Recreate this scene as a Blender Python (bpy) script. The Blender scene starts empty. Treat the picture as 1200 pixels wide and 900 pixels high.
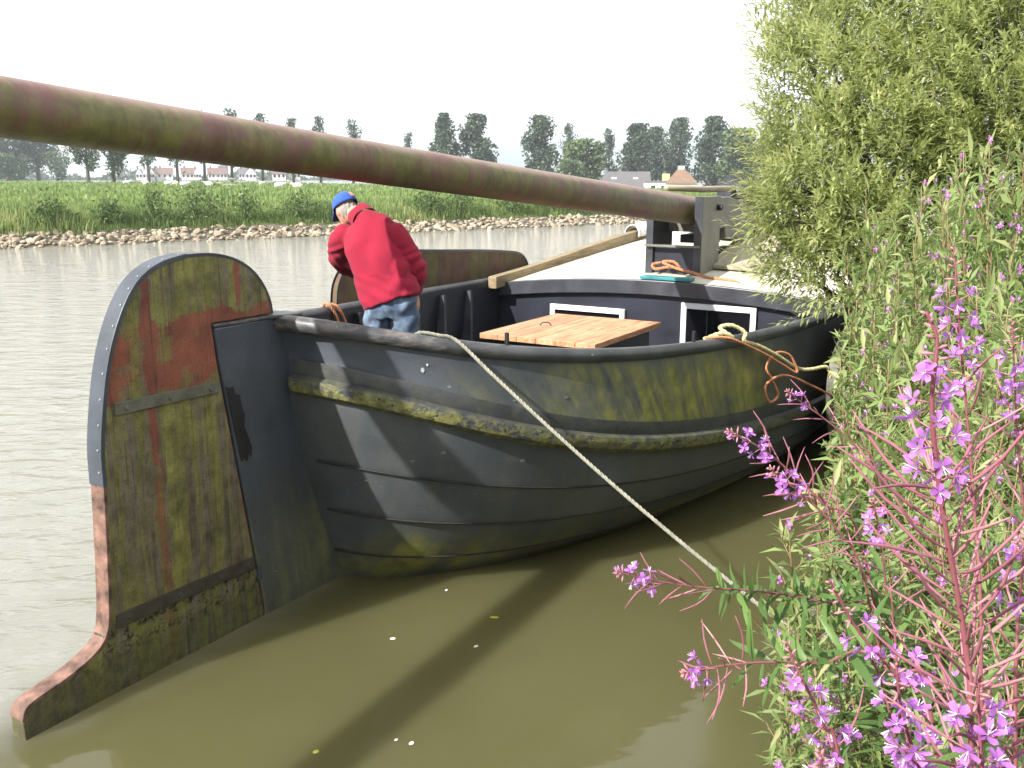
import bpy, bmesh, math, random
import numpy as np
from mathutils import Vector, Matrix

rng = np.random.default_rng(7)
random.seed(7)
R = math.radians
scene = bpy.context.scene
col = scene.collection

# ------------------------------------------------------------------ camera, sky, sun, exposure
FPX, CAMH, HORIZ = 1100.0, 2.6, 206.0
PITCH = math.atan((450 - HORIZ) / FPX)
cam = bpy.data.cameras.new("camera")
cam.sensor_width = 36.0
cam.lens = 36.0 * FPX / 1200.0
cam.clip_start, cam.clip_end = 0.05, 12000
camo = bpy.data.objects.new("camera", cam)
camo.location = (0, 0, CAMH)
camo.rotation_euler = (math.pi / 2 - PITCH, 0, 0)
col.objects.link(camo)
scene.camera = camo

SUNV = Vector((-1.015, -0.845, 1.0)).normalized()
SUN_EL = math.asin(SUNV.z)
SUN_AZ = math.atan2(SUNV.x, SUNV.y)
world = bpy.data.worlds.new("World")
scene.world = world
world.use_nodes = True
wn, wl = world.node_tree.nodes, world.node_tree.links
bg = wn["Background"]
sky = wn.new("ShaderNodeTexSky")
sky.sky_type = 'NISHITA'
sky.sun_disc = False
sky.sun_elevation = SUN_EL
sky.sun_rotation = SUN_AZ
sky.dust_density = 0.6
sky.ozone_density = 2.5
tc = wn.new("ShaderNodeTexCoord")
mp = wn.new("ShaderNodeMapping")
mp.inputs['Scale'].default_value = (1.0, 1.0, 3.0)
mp.inputs['Location'].default_value = (0.35, 0.1, 0.0)
cn = wn.new("ShaderNodeTexNoise")
cn.inputs['Scale'].default_value = 1.6
cn.inputs['Detail'].default_value = 5.0
cn.inputs['Roughness'].default_value = 0.5
cr = wn.new("ShaderNodeValToRGB")
cr.color_ramp.elements[0].position = 0.34
cr.color_ramp.elements[0].color = (0.15, 0.15, 0.15, 1)
cr.color_ramp.elements[1].position = 0.50
cr.color_ramp.elements[1].color = (1, 1, 1, 1)
mx = wn.new("ShaderNodeMix")
mx.data_type = 'RGBA'
mx.inputs[7].default_value = (7.7, 7.9, 8.2, 1)      # thin bright cloud
wl.new(tc.outputs['Generated'], mp.inputs['Vector'])
wl.new(mp.outputs['Vector'], cn.inputs['Vector'])
# cloud cover thins towards the horizon, where blue shows between the clouds
sz = wn.new("ShaderNodeSeparateXYZ")
mr = wn.new("ShaderNodeMapRange")
mr.interpolation_type = 'SMOOTHSTEP'
mr.inputs[1].default_value, mr.inputs[2].default_value = 0.01, 0.15
mr.inputs[3].default_value, mr.inputs[4].default_value = -0.10, 0.45
ad = wn.new("ShaderNodeMath")
ad.operation = 'ADD'
wl.new(tc.outputs['Generated'], sz.inputs[0])
wl.new(sz.outputs[2], mr.inputs[0])
wl.new(cn.outputs['Fac'], ad.inputs[0])
wl.new(mr.outputs[0], ad.inputs[1])
wl.new(ad.outputs[0], cr.inputs['Fac'])
wl.new(cr.outputs['Color'], mx.inputs[0])
sm_ = wn.new("ShaderNodeMix")
sm_.data_type = 'RGBA'
sm_.blend_type = 'MULTIPLY'
sm_.inputs[0].default_value = 1.0
sm_.inputs[7].default_value = (0.42, 0.52, 0.60, 1)      # the clear sky's share of the strength
wl.new(sky.outputs['Color'], sm_.inputs[6])
wl.new(sm_.outputs[2], mx.inputs[6])
wl.new(mx.outputs[2], bg.inputs['Color'])
bg.inputs['Strength'].default_value = 0.10

sun = bpy.data.lights.new("sun", 'SUN')
sun.energy = 5.0
sun.angle = R(0.8)
sun.color = (1.0, 0.965, 0.91)
suno = bpy.data.objects.new("sun", sun)
suno.rotation_euler = (-SUNV).to_track_quat('-Z', 'Y').to_euler()
suno.location = SUNV * 60
col.objects.link(suno)

vs = scene.view_settings
vs.view_transform = 'Standard'
vs.look = 'None'
vs.gamma = 1.0
vs.use_curve_mapping = False
vs.exposure = 1.0
scene.cycles.use_denoising = True
scene.cycles.use_adaptive_sampling = True
scene.cycles.adaptive_threshold = 0.02
scene.cycles.max_bounces = 5
scene.cycles.diffuse_bounces = 3
scene.cycles.glossy_bounces = 3
scene.cycles.transmission_bounces = 4
scene.cycles.transparent_max_bounces = 8
scene.cycles.caustics_reflective = False
scene.cycles.caustics_refractive = False

# ------------------------------------------------------------------ helpers
_c, _s = math.cos(PITCH), math.sin(PITCH)
def px(u, v, d):
    "world point seen at photo pixel (u, v) at a depth of d metres"
    xc, yc = (u - 600) / FPX, (450 - v) / FPX
    return np.array([xc * d, (_c + yc * _s) * d, CAMH + (-_s + yc * _c) * d])

def tag(o, label=None, cat=None, group=None, kind=None):
    if label: o["label"] = label
    if cat: o["category"] = cat
    if group: o["group"] = group
    if kind: o["kind"] = kind
    return o

def link(name, me, parent=None):
    o = bpy.data.objects.new(name, me)
    col.objects.link(o)
    if parent is not None:
        o.parent = parent
    return o

def empty(name, loc=(0, 0, 0), rz=0.0, parent=None):
    o = link(name, None, parent)
    o.location = loc
    o.rotation_euler = (0, 0, rz)
    o.empty_display_size = 0.2
    return o

def mesh(name, verts, faces, mat=None, smooth=False):
    me = bpy.data.meshes.new(name)
    me.from_pydata([tuple(map(float, v)) for v in verts], [], [tuple(int(i) for i in f) for f in faces])
    if mat: me.materials.append(mat)
    if smooth:
        me.polygons.foreach_set('use_smooth', [True] * len(me.polygons))
    me.update()
    return me

def fastmesh(name, V, F, mat=None, smooth=False, tint=None):
    "numpy mesh with faces all of one size"
    V = np.ascontiguousarray(V, dtype=np.float32)
    F = np.ascontiguousarray(F, dtype=np.int32)
    me = bpy.data.meshes.new(name)
    k = F.shape[1]
    me.vertices.add(len(V)); me.vertices.foreach_set('co', V.ravel())
    me.loops.add(F.size); me.loops.foreach_set('vertex_index', F.ravel())
    me.polygons.add(len(F)); me.polygons.foreach_set('loop_start', np.arange(0, F.size, k, dtype=np.int32))
    try:
        me.polygons.foreach_set('loop_total', np.full(len(F), k, dtype=np.int32))
    except Exception:
        pass
    if smooth:
        me.polygons.foreach_set('use_smooth', np.ones(len(F), dtype=bool))
    if tint is not None:
        a = me.attributes.new('tint', 'FLOAT', 'POINT')
        a.data.foreach_set('value', np.ascontiguousarray(tint, dtype=np.float32))
    if mat: me.materials.append(mat)
    me.update(calc_edges=True)
    me.validate()
    return me

class MB:
    "collects shapes, builds ONE mesh object"
    def __init__(self): self.v, self.f = [], []
    def add(self, v, f):
        o = len(self.v)
        self.v += [tuple(p) for p in v]
        self.f += [tuple(i + o for i in q) for q in f]
        return self
    def box(self, x0, x1, y0, y1, z0, z1):
        v = [(x, y, z) for z in (z0, z1) for y in (y0, y1) for x in (x0, x1)]
        return self.add(v, [(0, 2, 3, 1), (4, 5, 7, 6), (0, 1, 5, 4), (2, 6, 7, 3), (0, 4, 6, 2), (1, 3, 7, 5)])
    def tube(self, P, r, seg=8, caps=True):
        P = np.asarray(P, float); n = len(P)
        r = np.broadcast_to(np.asarray(r, float), (n,))
        T = np.gradient(P, axis=0); T /= np.linalg.norm(T, axis=1)[:, None] + 1e-12
        up = np.array([0, 0, 1.0]) if abs(T[0, 2]) < .9 else np.array([1.0, 0, 0])
        A = np.cross(T[0], up); A /= np.linalg.norm(A)
        v, f = [], []
        for i in range(n):
            A = A - T[i] * (A @ T[i]); A /= np.linalg.norm(A) + 1e-12
            B = np.cross(T[i], A)
            for k in range(seg):
                a = 2 * math.pi * k / seg
                v.append(P[i] + r[i] * (math.cos(a) * A + math.sin(a) * B))
        for i in range(n - 1):
            for k in range(seg):
                k2 = (k + 1) % seg
                f.append((i * seg + k, i * seg + k2, (i + 1) * seg + k2, (i + 1) * seg + k))
        if caps:
            f.append(tuple(range(seg))[::-1]); f.append(tuple((n - 1) * seg + k for k in range(seg)))
        return self.add(v, f)
    def prism(self, poly, h0, h1, axis='x'):
        "polygon of 2D points extruded along an axis; axis x: poly in (y,z); y: (x,z); z: (x,y)"
        def P(a, b, h): return {'x': (h, a, b), 'y': (a, h, b), 'z': (a, b, h)}[axis]
        n = len(poly)
        v = [P(a, b, h0) for a, b in poly] + [P(a, b, h1) for a, b in poly]
        f = [tuple(range(n))[::-1], tuple(range(n, 2 * n))] + [(i, (i + 1) % n, n + (i + 1) % n, n + i) for i in range(n)]
        return self.add(v, f)
    def build(self, name, mat, parent=None, smooth=False, bevel=0.0, seg=2):
        me = mesh(name, self.v, self.f, mat, smooth)
        bm = bmesh.new(); bm.from_mesh(me)
        bmesh.ops.recalc_face_normals(bm, faces=bm.faces)
        bm.to_mesh(me); bm.free()
        o = link(name, me, parent)
        if bevel:
            m = o.modifiers.new("bevel", 'BEVEL'); m.width = bevel; m.segments = seg; m.limit_method = 'ANGLE'; m.angle_limit = R(35)
        if smooth:
            for p in me.polygons: p.use_smooth = True
            if bevel:
                pass
        return o

def spline(P, n):
    "Catmull-Rom through points"
    P = np.asarray(P, float)
    Q = np.vstack([2 * P[0] - P[1], P, 2 * P[-1] - P[-2]])
    out = []
    t = np.linspace(0, len(P) - 1 - 1e-9, n)
    for x in t:
        i = int(x); f = x - i
        a, b, c, d = Q[i], Q[i + 1], Q[i + 2], Q[i + 3]
        out.append(.5 * (2 * b + (c - a) * f + (2 * a - 5 * b + 4 * c - d) * f * f + (3 * b - a - 3 * c + d) * f ** 3))
    return np.array(out)

# ---- node helpers
class NB:
    def __init__(self, name):
        self.m = bpy.data.materials.new(name); self.m.use_nodes = True
        self.t = self.m.node_tree; self.N = self.t.nodes; self.L = self.t.links
        self.b = self.N["Principled BSDF"]
    def n(self, typ, **kw):
        x = self.N.new(typ)
        for k, v in kw.items():
            if k in x.inputs: self.put(v, x.inputs[k])
            else: setattr(x, k, v)
        return x
    def put(self, v, sock):
        if isinstance(v, bpy.types.NodeSocket): self.L.new(v, sock)
        else:
            if hasattr(sock.default_value, '__len__') and not isinstance(v, str):
                v = tuple(v)
                if len(v) == 3 and len(sock.default_value) == 4: v = v + (1,)
            sock.default_value = v
    def set(self, **kw):
        for k, v in kw.items():
            self.put(v, self.b.inputs[k.replace('_', ' ')])
        return self
    def coord(self, kind='Object', scale=(1, 1, 1), rot=(0, 0, 0), loc=(0, 0, 0)):
        if kind == 'World': c = self.n("ShaderNodeNewGeometry").outputs['Position']
        else: c = self.n("ShaderNodeTexCoord").outputs[kind]
        m = self.n("ShaderNodeMapping", Vector=c)
        m.inputs['Scale'].default_value = scale; m.inputs['Rotation'].default_value = rot; m.inputs['Location'].default_value = loc
        return m.outputs[0]
    def noise(self, vec, scale, detail=4.0, rough=.55, dist=0.0):
        return self.n("ShaderNodeTexNoise", Vector=vec, Scale=scale, Detail=detail, Roughness=rough, Distortion=dist).outputs['Fac']
    def ramp(self, fac, *stops):
        r = self.n("ShaderNodeValToRGB", Fac=fac); e = r.color_ramp.elements
        while len(e) < len(stops): e.new(.5)
        for q, (p, c) in zip(e, stops):
            q.position = p
            if not hasattr(c, '__len__'): c = (c, c, c)
            q.color = tuple(c) + (1,) if len(c) == 3 else c
        return r.outputs['Color']
    def mix(self, fac, a, b, mode='MIX'):
        x = self.n("ShaderNodeMix"); x.data_type = 'RGBA'; x.blend_type = mode
        self.put(fac, x.inputs[0]); self.put(a, x.inputs[6]); self.put(b, x.inputs[7])
        return x.outputs[2]
    def math(self, op, a, b=0.0, clamp=False):
        x = self.n("ShaderNodeMath"); x.operation = op; x.use_clamp = clamp
        self.put(a, x.inputs[0]); self.put(b, x.inputs[1])
        return x.outputs[0]
    def rng(self, v, a, b, c=0., d=1.):
        x = self.n("ShaderNodeMapRange"); x.interpolation_type = 'SMOOTHSTEP'
        for k, q in enumerate((v, a, b, c, d)): self.put(q, x.inputs[k])
        return x.outputs[0]
    def xyz(self, vec):
        return self.n("ShaderNodeSeparateXYZ", Vector=vec).outputs
    def attr(self, name):
        return self.n("ShaderNodeAttribute", attribute_name=name).outputs
    def bump(self, h, strength=.4, dist=.01, normal=None):
        x = self.n("ShaderNodeBump", Height=h, Strength=strength, Distance=dist)
        if normal is not None: self.L.new(normal, x.inputs['Normal'])
        return x.outputs[0]

def simple(name, colr, rough=.6, var=.25, scale=6., bump=.15, bscale=40., metal=0., spec=.5):
    m = NB(name)
    c = m.coord('Object')
    f = m.noise(c, scale, 5)
    c0 = tuple(x * (1 - var) for x in colr); c1 = tuple(min(1, x * (1 + var)) for x in colr)
    m.set(Base_Color=m.ramp(f, (.3, c0), (.7, c1)), Roughness=rough, Metallic=metal)
    m.b.inputs['Specular IOR Level'].default_value = spec
    if bump: m.set(Normal=m.bump(m.noise(c, bscale, 5), bump, .01))
    return m.m

# ------------------------------------------------------------------ materials
def mat_water():
    m = NB("canal_water")
    P = m.n("ShaderNodeNewGeometry").outputs['Position']
    X, Y, Z = m.xyz(P)[:]
    # side of the boat's axis: sheltered, smooth water to starboard
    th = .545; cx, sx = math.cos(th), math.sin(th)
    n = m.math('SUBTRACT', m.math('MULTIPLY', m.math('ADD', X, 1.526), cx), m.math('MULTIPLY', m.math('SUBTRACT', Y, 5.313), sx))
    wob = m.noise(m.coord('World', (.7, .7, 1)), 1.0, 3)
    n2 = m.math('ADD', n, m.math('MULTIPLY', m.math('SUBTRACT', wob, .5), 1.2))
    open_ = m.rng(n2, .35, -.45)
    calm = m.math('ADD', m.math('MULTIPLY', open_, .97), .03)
    w1 = m.noise(m.coord('World', (1.0, 2.4, 1), (0, 0, R(-18))), 1.5, 3, .55, .3)
    w2 = m.noise(m.coord('World', (1.0, 1.9, 1), (0, 0, R(14))), 4.5, 4, .6, .3)
    w3 = m.noise(m.coord('World', (1.0, 2.2, 1), (0, 0, R(-5))), 0.5, 2, .5)
    h = m.math('ADD', m.math('ADD', m.math('MULTIPLY', w1, 1.0), m.math('MULTIPLY', w2, .26)), m.math('MULTIPLY', w3, .6))
    h = m.math('MULTIPLY', h, calm)
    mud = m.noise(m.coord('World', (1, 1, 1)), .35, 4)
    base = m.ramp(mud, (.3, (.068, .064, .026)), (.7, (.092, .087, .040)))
    base = m.mix(m.math('MULTIPLY', open_, .8), base, (.26, .26, .225))  # paler open water: sky reflection off the ripples put into the base colour
    m.b.inputs['Subsurface Weight'].default_value = .85
    m.b.inputs['Subsurface Radius'].default_value = (1.0, .9, .6)
    m.b.inputs['Subsurface Scale'].default_value = .55
    m.b.subsurface_method = 'BURLEY'
    m.set(Base_Color=base, Roughness=.045, IOR=1.33, Normal=m.bump(h, .38, .24))
    return m.m

def mat_hull():
    m = NB("tarred_black_paint")
    u = m.attr('flow'); f = u['Vector']               # (s along, height fraction, algae weight)
    S, Hh, A = m.xyz(f)[:]
    O = m.coord('Object')
    paint = m.noise(O, 2.2, 6, .6)
    base = m.ramp(paint, (.25, (.038, .044, .057)), (.55, (.060, .068, .084)), (.8, (.095, .105, .124)))
    # vertical weathering streaks
    sv = m.n("ShaderNodeCombineXYZ", X=m.math('ADD', m.math('MULTIPLY', S, 7.), m.math('MULTIPLY', Hh, 1.3)), Y=m.math('MULTIPLY', Hh, .55), Z=0.).outputs[0]
    st = m.noise(sv, 1.6, 6, .65)
    base = m.mix(m.math('MULTIPLY', m.ramp(st, (.5, 0.), (.75, 1.)), .25), base, (.075, .080, .085))
    # algae
    blot = m.noise(O, 1.8, 5, .6)
    g = m.math('MULTIPLY', A, m.ramp(st, (.32, 0.), (.58, 1.)))
    g = m.math('MULTIPLY', g, m.ramp(blot, (.3, .25), (.6, 1.)), True)
    alg = m.ramp(m.noise(O, 9, 5), (.3, (.12, .125, .022)), (.7, (.27, .26, .05)))
    base = m.mix(g, base, alg)
    # flakes and scuffs
    sp = m.noise(O, 26, 3, .6)
    fl = m.ramp(sp, (.735, 0.), (.75, 1.))
    base = m.mix(m.math('MULTIPLY', fl, .55), base, (.28, .27, .24))
    sc = m.noise(m.coord('Object', (1.2, 1.2, 9), (0.3, .2, 0)), 3, 6, .7)
    base = m.mix(m.math('MULTIPLY', m.ramp(sc, (.62, 0.), (.7, 1.)), .28), base, (.16, .16, .155))
    weep = m.noise(m.n("ShaderNodeCombineXYZ", X=m.math('MULTIPLY', S, 26.), Y=m.math('MULTIPLY', Hh, .9), Z=3.).outputs[0], 1.3, 6, .75)
    base = m.mix(m.math('MULTIPLY', m.ramp(weep, (.60, 0.), (.67, 1.)), .40), base, (.085, .060, .036))
    base = m.mix(m.math('MULTIPLY', m.ramp(weep, (.29, 1.), (.36, 0.)), .30), base, (.15, .155, .155))
    dirt = m.noise(O, 70, 4, .75)
    base = m.mix(m.math('MULTIPLY', m.ramp(dirt, (.55, 0.), (.65, 1.)), .35), base, (.016, .017, .019))
    scr = m.noise(m.coord('Object', (3, 30, 60), (.1, .5, .2)), 1.5, 3, .6)
    base = m.mix(m.math('MULTIPLY', m.ramp(scr, (.70, 0.), (.72, 1.)), .35), base, (.22, .225, .22))
    rough = m.ramp(paint, (.3, .30), (.7, .48))
    rough = m.mix(g, rough, (.85, .85, .85))
    hb = m.math('ADD', m.math('MULTIPLY', paint, .8), m.math('MULTIPLY', m.noise(O, 40, 4), .15))
    m.set(Base_Color=base, Roughness=rough, Normal=m.bump(hb, .25, .02))
    return m.m

def mat_strake():
    m = NB("mossy_rubbing_strake")
    O = m.coord('Object')
    u = m.attr('flow'); S, Hh, A = m.xyz(u['Vector'])[:]
    base = m.ramp(m.noise(O, 5, 6), (.3, (.026, .029, .035)), (.7, (.060, .064, .072)))
    crust = m.noise(m.coord('Object', (1, 1, 1.4)), 9, 8, .72)
    g = m.math('MULTIPLY', m.ramp(crust, (.40, 0.), (.52, 1.)), A)
    c = m.ramp(m.noise(O, 22, 5), (.3, (.07, .07, .015)), (.55, (.17, .165, .05)), (.8, (.27, .26, .13)))
    blk = m.math('MULTIPLY', m.ramp(m.noise(O, 30, 4), (.62, 0.), (.66, 1.)), A)
    base = m.mix(g, base, c)
    base = m.mix(blk, base, (.012, .012, .012))
    m.set(Base_Color=base, Roughness=m.mix(g, (.4, .4, .4), (.9, .9, .9)), Normal=m.bump(m.math('MULTIPLY', crust, g), .6, .02))
    return m.m

def mat_rail():
    m = NB("worn_gunwale_rail")
    O = m.coord('Object')
    y = m.xyz(O)[1]
    base = m.ramp(m.noise(O, 4, 6), (.3, (.028, .030, .034)), (.7, (.075, .078, .082)))
    worn = m.math('MULTIPLY', m.ramp(m.noise(m.coord('Object', (3, 3, 12)), 2.5, 6, .7), (.47, 0.), (.58, 1.)), m.rng(y, 1.2, .3))
    base = m.mix(m.math('MULTIPLY', worn, .4), base, m.ramp(m.noise(O, 7), (.3, (.16, .13, .11)), (.7, (.32, .27, .23))))
    sp = m.ramp(m.noise(O, 19, 3), (.70, 0.), (.73, 1.))
    base = m.mix(m.math('MULTIPLY', sp, .5), base, (.3, .3, .28))
    m.set(Base_Color=base, Roughness=.45, Normal=m.bump(m.noise(O, 8, 3), .12, .01))
    return m.m

def mat_rudder():
    m = NB("rusty_mossy_rudder")
    O = m.coord('Object'); X, Y, Z = m.xyz(O)[:]
    blot = m.noise(O, 3.0, 6, .62)
    st = m.noise(m.coord('Object', (9, 9, .7)), 1.5, 7, .68)
    moss = m.ramp(m.noise(O, 8, 6, .65), (.28, (.062, .060, .018)), (.5, (.155, .145, .034)), (.75, (.28, .265, .075)))
    grey = m.ramp(m.noise(O, 12, 6), (.3, (.06, .045, .030)), (.7, (.18, .145, .105)))
    rust = m.ramp(m.noise(O, 6, 6), (.3, (.13, .034, .020)), (.7, (.26, .080, .044)))
    base = m.mix(m.ramp(st, (.46, 0.), (.56, 1.)), moss, grey)
    base = m.mix(m.ramp(m.noise(m.coord('Object', (14, 14, 1.0), loc=(3, 1, 0)), 1.2, 6, .6), (.5, 0.), (.68, .85)), base, moss)
    # red lead showing in a band across the head, in drips and down the middle seam
    zz = m.math('ADD', Z, m.math('MULTIPLY', m.math('SUBTRACT', m.noise(O, 2.2, 9, .7), .5), .9))
    band = m.math('MULTIPLY', m.rng(zz, 1.52, 1.58), m.rng(zz, 1.90, 1.84))
    ys = m.math('ADD', Y, m.math('MULTIPLY', m.math('SUBTRACT', m.noise(m.coord('Object', (1, 1, 2)), 5, 3), .5), .07))
    seam = m.math('MULTIPLY', m.rng(m.math('ABSOLUTE', m.math('ADD', ys, .70)), .038, .012), m.rng(Z, .3, 1.4, .45, 1.))
    seam2 = m.math('MULTIPLY', m.rng(m.math('ABSOLUTE', m.math('ADD', ys, .085)), .032, .012), m.rng(Z, 1.7, 1.85))
    edge = m.rng(m.math('ADD', m.math('ADD', Y, m.math('MULTIPLY', Z, .1395)), m.math('MULTIPLY', m.math('SUBTRACT', blot, .5), .1)), -.07, -.02)
    edge = m.math('MULTIPLY', edge, m.rng(Z, 1.75, 1.6))
    r = m.math('MAXIMUM', m.math('MAXIMUM', band, seam), m.math('MAXIMUM', seam2, m.math('MULTIPLY', edge, .8)))
    r = m.math('MULTIPLY', r, m.ramp(m.noise(O, 7, 6), (.36, .25), (.46, 1.)))
    base = m.mix(r, base, rust)
    # damp lower part: dark slime and pale dried mud
    wet = m.rng(m.math('ADD', Z, m.math('MULTIPLY', m.math('SUBTRACT', blot, .5), .12)), .30, .12)
    base = m.mix(m.math('MULTIPLY', m.math('MULTIPLY', m.rng(Z, .42, .34), m.rng(Z, .14, .22)), m.ramp(m.noise(O, 20, 6, .7), (.5, 0.), (.6, 1.))), base, (.010, .010, .009))
    base = m.mix(m.math('MULTIPLY', wet, .6), base, m.ramp(m.noise(O, 18, 5), (.35, (.016, .017, .007)), (.7, (.10, .10, .034))))
    drip = m.ramp(m.noise(m.coord('Object', (22, 22, .5), loc=(1, 5, 2)), 1.6, 6, .7), (.56, 0.), (.68, 1.))
    base = m.mix(m.math('MULTIPLY', drip, .6), base, (.020, .017, .010))
    sp = m.ramp(m.noise(O, 60, 3), (.70, 0.), (.73, 1.))
    base = m.mix(m.math('MULTIPLY', sp, .4), base, (.3, .28, .2))
    fleck = m.noise(O, 95, 4, .7)
    base = m.mix(m.math('MULTIPLY', m.ramp(fleck, (.56, 0.), (.64, 1.)), .55), base, (.018, .015, .010))
    base = m.mix(m.math('MULTIPLY', m.ramp(fleck, (.30, 1.), (.37, 0.)), .35), base, (.24, .225, .12))
    run = m.noise(m.coord('Object', (46, 46, 1.1), loc=(7, 2, 1)), 1.5, 6, .75)
    base = m.mix(m.math('MULTIPLY', m.ramp(run, (.56, 0.), (.62, 1.)), .45), base, (.035, .028, .016))
    base = m.mix(m.math('MULTIPLY', m.ramp(run, (.34, 1.), (.40, 0.)), .35), base, (.22, .19, .13))
    hb = m.math('ADD', m.noise(O, 30, 6), m.math('MULTIPLY', st, .7))
    m.set(Base_Color=base, Roughness=.72, Normal=m.bump(hb, .35, .012))
    return m.m

def mat_mast():
    m = NB("mossy_red_mast")
    O = m.coord('Object')
    # bands round the mast: noise stretched across the length (local y runs along the mast)
    bands = m.noise(m.coord('Object', (1.6, 1.7, 1.6)), 1.5, 8, .72, .6)
    fine = m.noise(m.coord('Object', (1.2, 14, 1.2)), 1.6, 5, .6)
    red = m.ramp(m.noise(O, 4, 6), (.3, (.10, .042, .036)), (.7, (.20, .10, .085)))
    moss = m.ramp(m.noise(O, 11, 6, .65), (.3, (.085, .080, .024)), (.7, (.185, .172, .055)))
    f = m.ramp(m.math('ADD', m.math('MULTIPLY', bands, .7), m.math('MULTIPLY', fine, .3)), (.42, 0.), (.54, 1.))
    base = m.mix(f, red, moss)
    base = m.mix(m.math('MULTIPLY', m.ramp(m.noise(m.coord('Object', (1, 5, 1)), 3, 6), (.6, 0.), (.72, 1.)), .5), base, (.045, .032, .028))
    # pinkish sunlight along the mast's upper side, painted into the colour
    nz = m.xyz(O)[2]
    nz = m.math('ADD', nz, m.math('MULTIPLY', m.math('SUBTRACT', bands, .5), .12))
    base = m.mix(m.math('MULTIPLY', m.rng(nz, .07, .13), .7), base, (.30, .20, .18))
    m.set(Base_Color=base, Roughness=.55, Normal=m.bump(m.noise(m.coord('Object', (1, 6, 1)), 14, 6), .25, .01))
    return m.m

def mat_deck():
    m = NB("cream_deck_paint")
    O = m.coord('Object')
    d = m.noise(O, 1.4, 7, .65)
    base = m.ramp(d, (.30, (.36, .31, .20)), (.5, (.60, .56, .45)), (.7, (.70, .67, .58)))
    st = m.ramp(m.noise(m.coord('Object', (3.2, .8, 1)), 2.2, 6, .7), (.55, 0.), (.68, .75))
    base = m.mix(st, base, (.26, .21, .11))
    base = m.mix(m.ramp(m.noise(O, 4.5, 6, .7), (.60, 0.), (.72, .7)), base, (.16, .13, .075))
    m.set(Base_Color=base, Roughness=.6, Normal=m.bump(m.noise(O, 20, 5), .15, .01))
    return m.m

def mat_wood(name, a, b, c, axis=(1, 14, 14), rough=.6):
    m = NB(name)
    w = m.noise(m.coord('Object', axis), 2.2, 7, .65, .4)
    fine = m.noise(m.coord('Object', tuple(x * 4 for x in axis)), 3, 4)
    base = m.ramp(w, (.3, a), (.5, b), (.72, c))
    oi = m.n("ShaderNodeObjectInfo").outputs['Random']
    base = m.mix(m.math('MULTIPLY', oi, .45), base, tuple(x * .66 for x in b))
    base = m.mix(m.math('MULTIPLY', m.ramp(m.noise(m.coord('World', (1, 1, 1)), 2.6, 7, .7), (.50, 0.), (.66, 1.)), .40), base, tuple(x * .45 for x in b))
    base = m.mix(m.math('MULTIPLY', m.ramp(m.noise(m.coord('Object', (2, 2, 2)), 3, 5), (.62, 0.), (.75, 1.)), .5), base, tuple(x * .5 for x in a))
    m.set(Base_Color=base, Roughness=rough, Normal=m.bump(fine, .2, .006))
    return m.m

def mat_leaf(name, dark, light, trans=.35, rough=.5, hue=None):
    m = NB(name)
    t = m.attr('tint')['Fac']
    stops = [(0., dark), (.75, light)]
    if hue: stops.append((1., hue))
    else: stops.append((1., tuple(x * 1.25 for x in light)))
    base = m.ramp(t, *stops)
    m.set(Base_Color=base, Roughness=rough)
    m.b.inputs['Specular IOR Level'].default_value = .35
    tr = m.n("ShaderNodeBsdfTranslucent", Color=m.mix(.5, base, tuple(min(1, x * 1.5) for x in light)))
    mxs = m.n("ShaderNodeMixShader", Fac=trans)
    m.L.new(m.b.outputs[0], mxs.inputs[1]); m.L.new(tr.outputs[0], mxs.inputs[2])
    m.L.new(mxs.outputs[0], m.N["Material Output"].inputs[0])
    return m.m

def mat_cloth(name, colr, fold=6., fuzz=120., rough=.95, sheen=.25, dark=.7, blotch=None):
    m = NB(name)
    O = m.coord('Object')
    base = m.ramp(m.noise(O, fold, 4), (.3, tuple(x * dark for x in colr)), (.65, colr))
    if blotch: base = m.mix(m.ramp(m.noise(m.coord('Object', (1, 1, .5)), 9, 5), (.5, 0.), (.7, 1.)), base, blotch)
    m.set(Base_Color=base, Roughness=rough, Normal=m.bump(m.noise(O, fuzz, 3), .25, .004))
    m.b.inputs['Sheen Weight'].default_value = sheen
    return m.m

def mat_ground(name, cols, scale=.6, bump=.6):
    m = NB(name)
    W = m.coord('World')
    f = m.noise(W, scale, 8, .65)
    g = m.noise(W, scale * 9, 5, .6)
    base = m.ramp(m.math('ADD', m.math('MULTIPLY', f, .6), m.math('MULTIPLY', g, .4)), *[(.3 + .4 * i / (len(cols) - 1), c) for i, c in enumerate(cols)])
    m.set(Base_Color=base, Roughness=.95, Normal=m.bump(g, bump, .1))
    m.b.inputs['Specular IOR Level'].default_value = .15
    return m.m

MT = {}
MT['water'] = mat_water()
MT['hull'] = mat_hull()
MT['strake'] = mat_strake()
MT['rail'] = mat_rail()
MT['rudder'] = mat_rudder()
MT['mast'] = mat_mast()
MT['deck'] = mat_deck()
MT['navy'] = simple("navy_black_paint", (.014, .016, .026), .45, .4, 3, .1)
MT['rim'] = simple("grey_black_coaming_paint", (.040, .043, .052), .4, .4, 4, .15)
MT['steel'] = simple("grey_weathered_steel", (.11, .105, .085), .55, .35, 8, .25)
MT['strip'] = simple("slate_blue_metal", (.052, .060, .075), .42, .25, 6, .15)
MT['primer'] = simple("salmon_primer", (.155, .085, .062), .75, .7, 14, .4, 40)
MT['white'] = simple("white_frame_paint", (.74, .75, .76), .5, .08, 5, .08)
MT['pane'] = simple("dark_window_glass", (.006, .006, .008), .08, .2, 3, 0)
MT['khaki'] = simple("khaki_grey_paint", (.165, .158, .132), .55, .2, 3, .15)
MT['pinewood'] = mat_wood("varnished_pine", (.30, .105, .042), (.52, .25, .125), (.68, .42, .25), (14, 1.2, 14))
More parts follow.
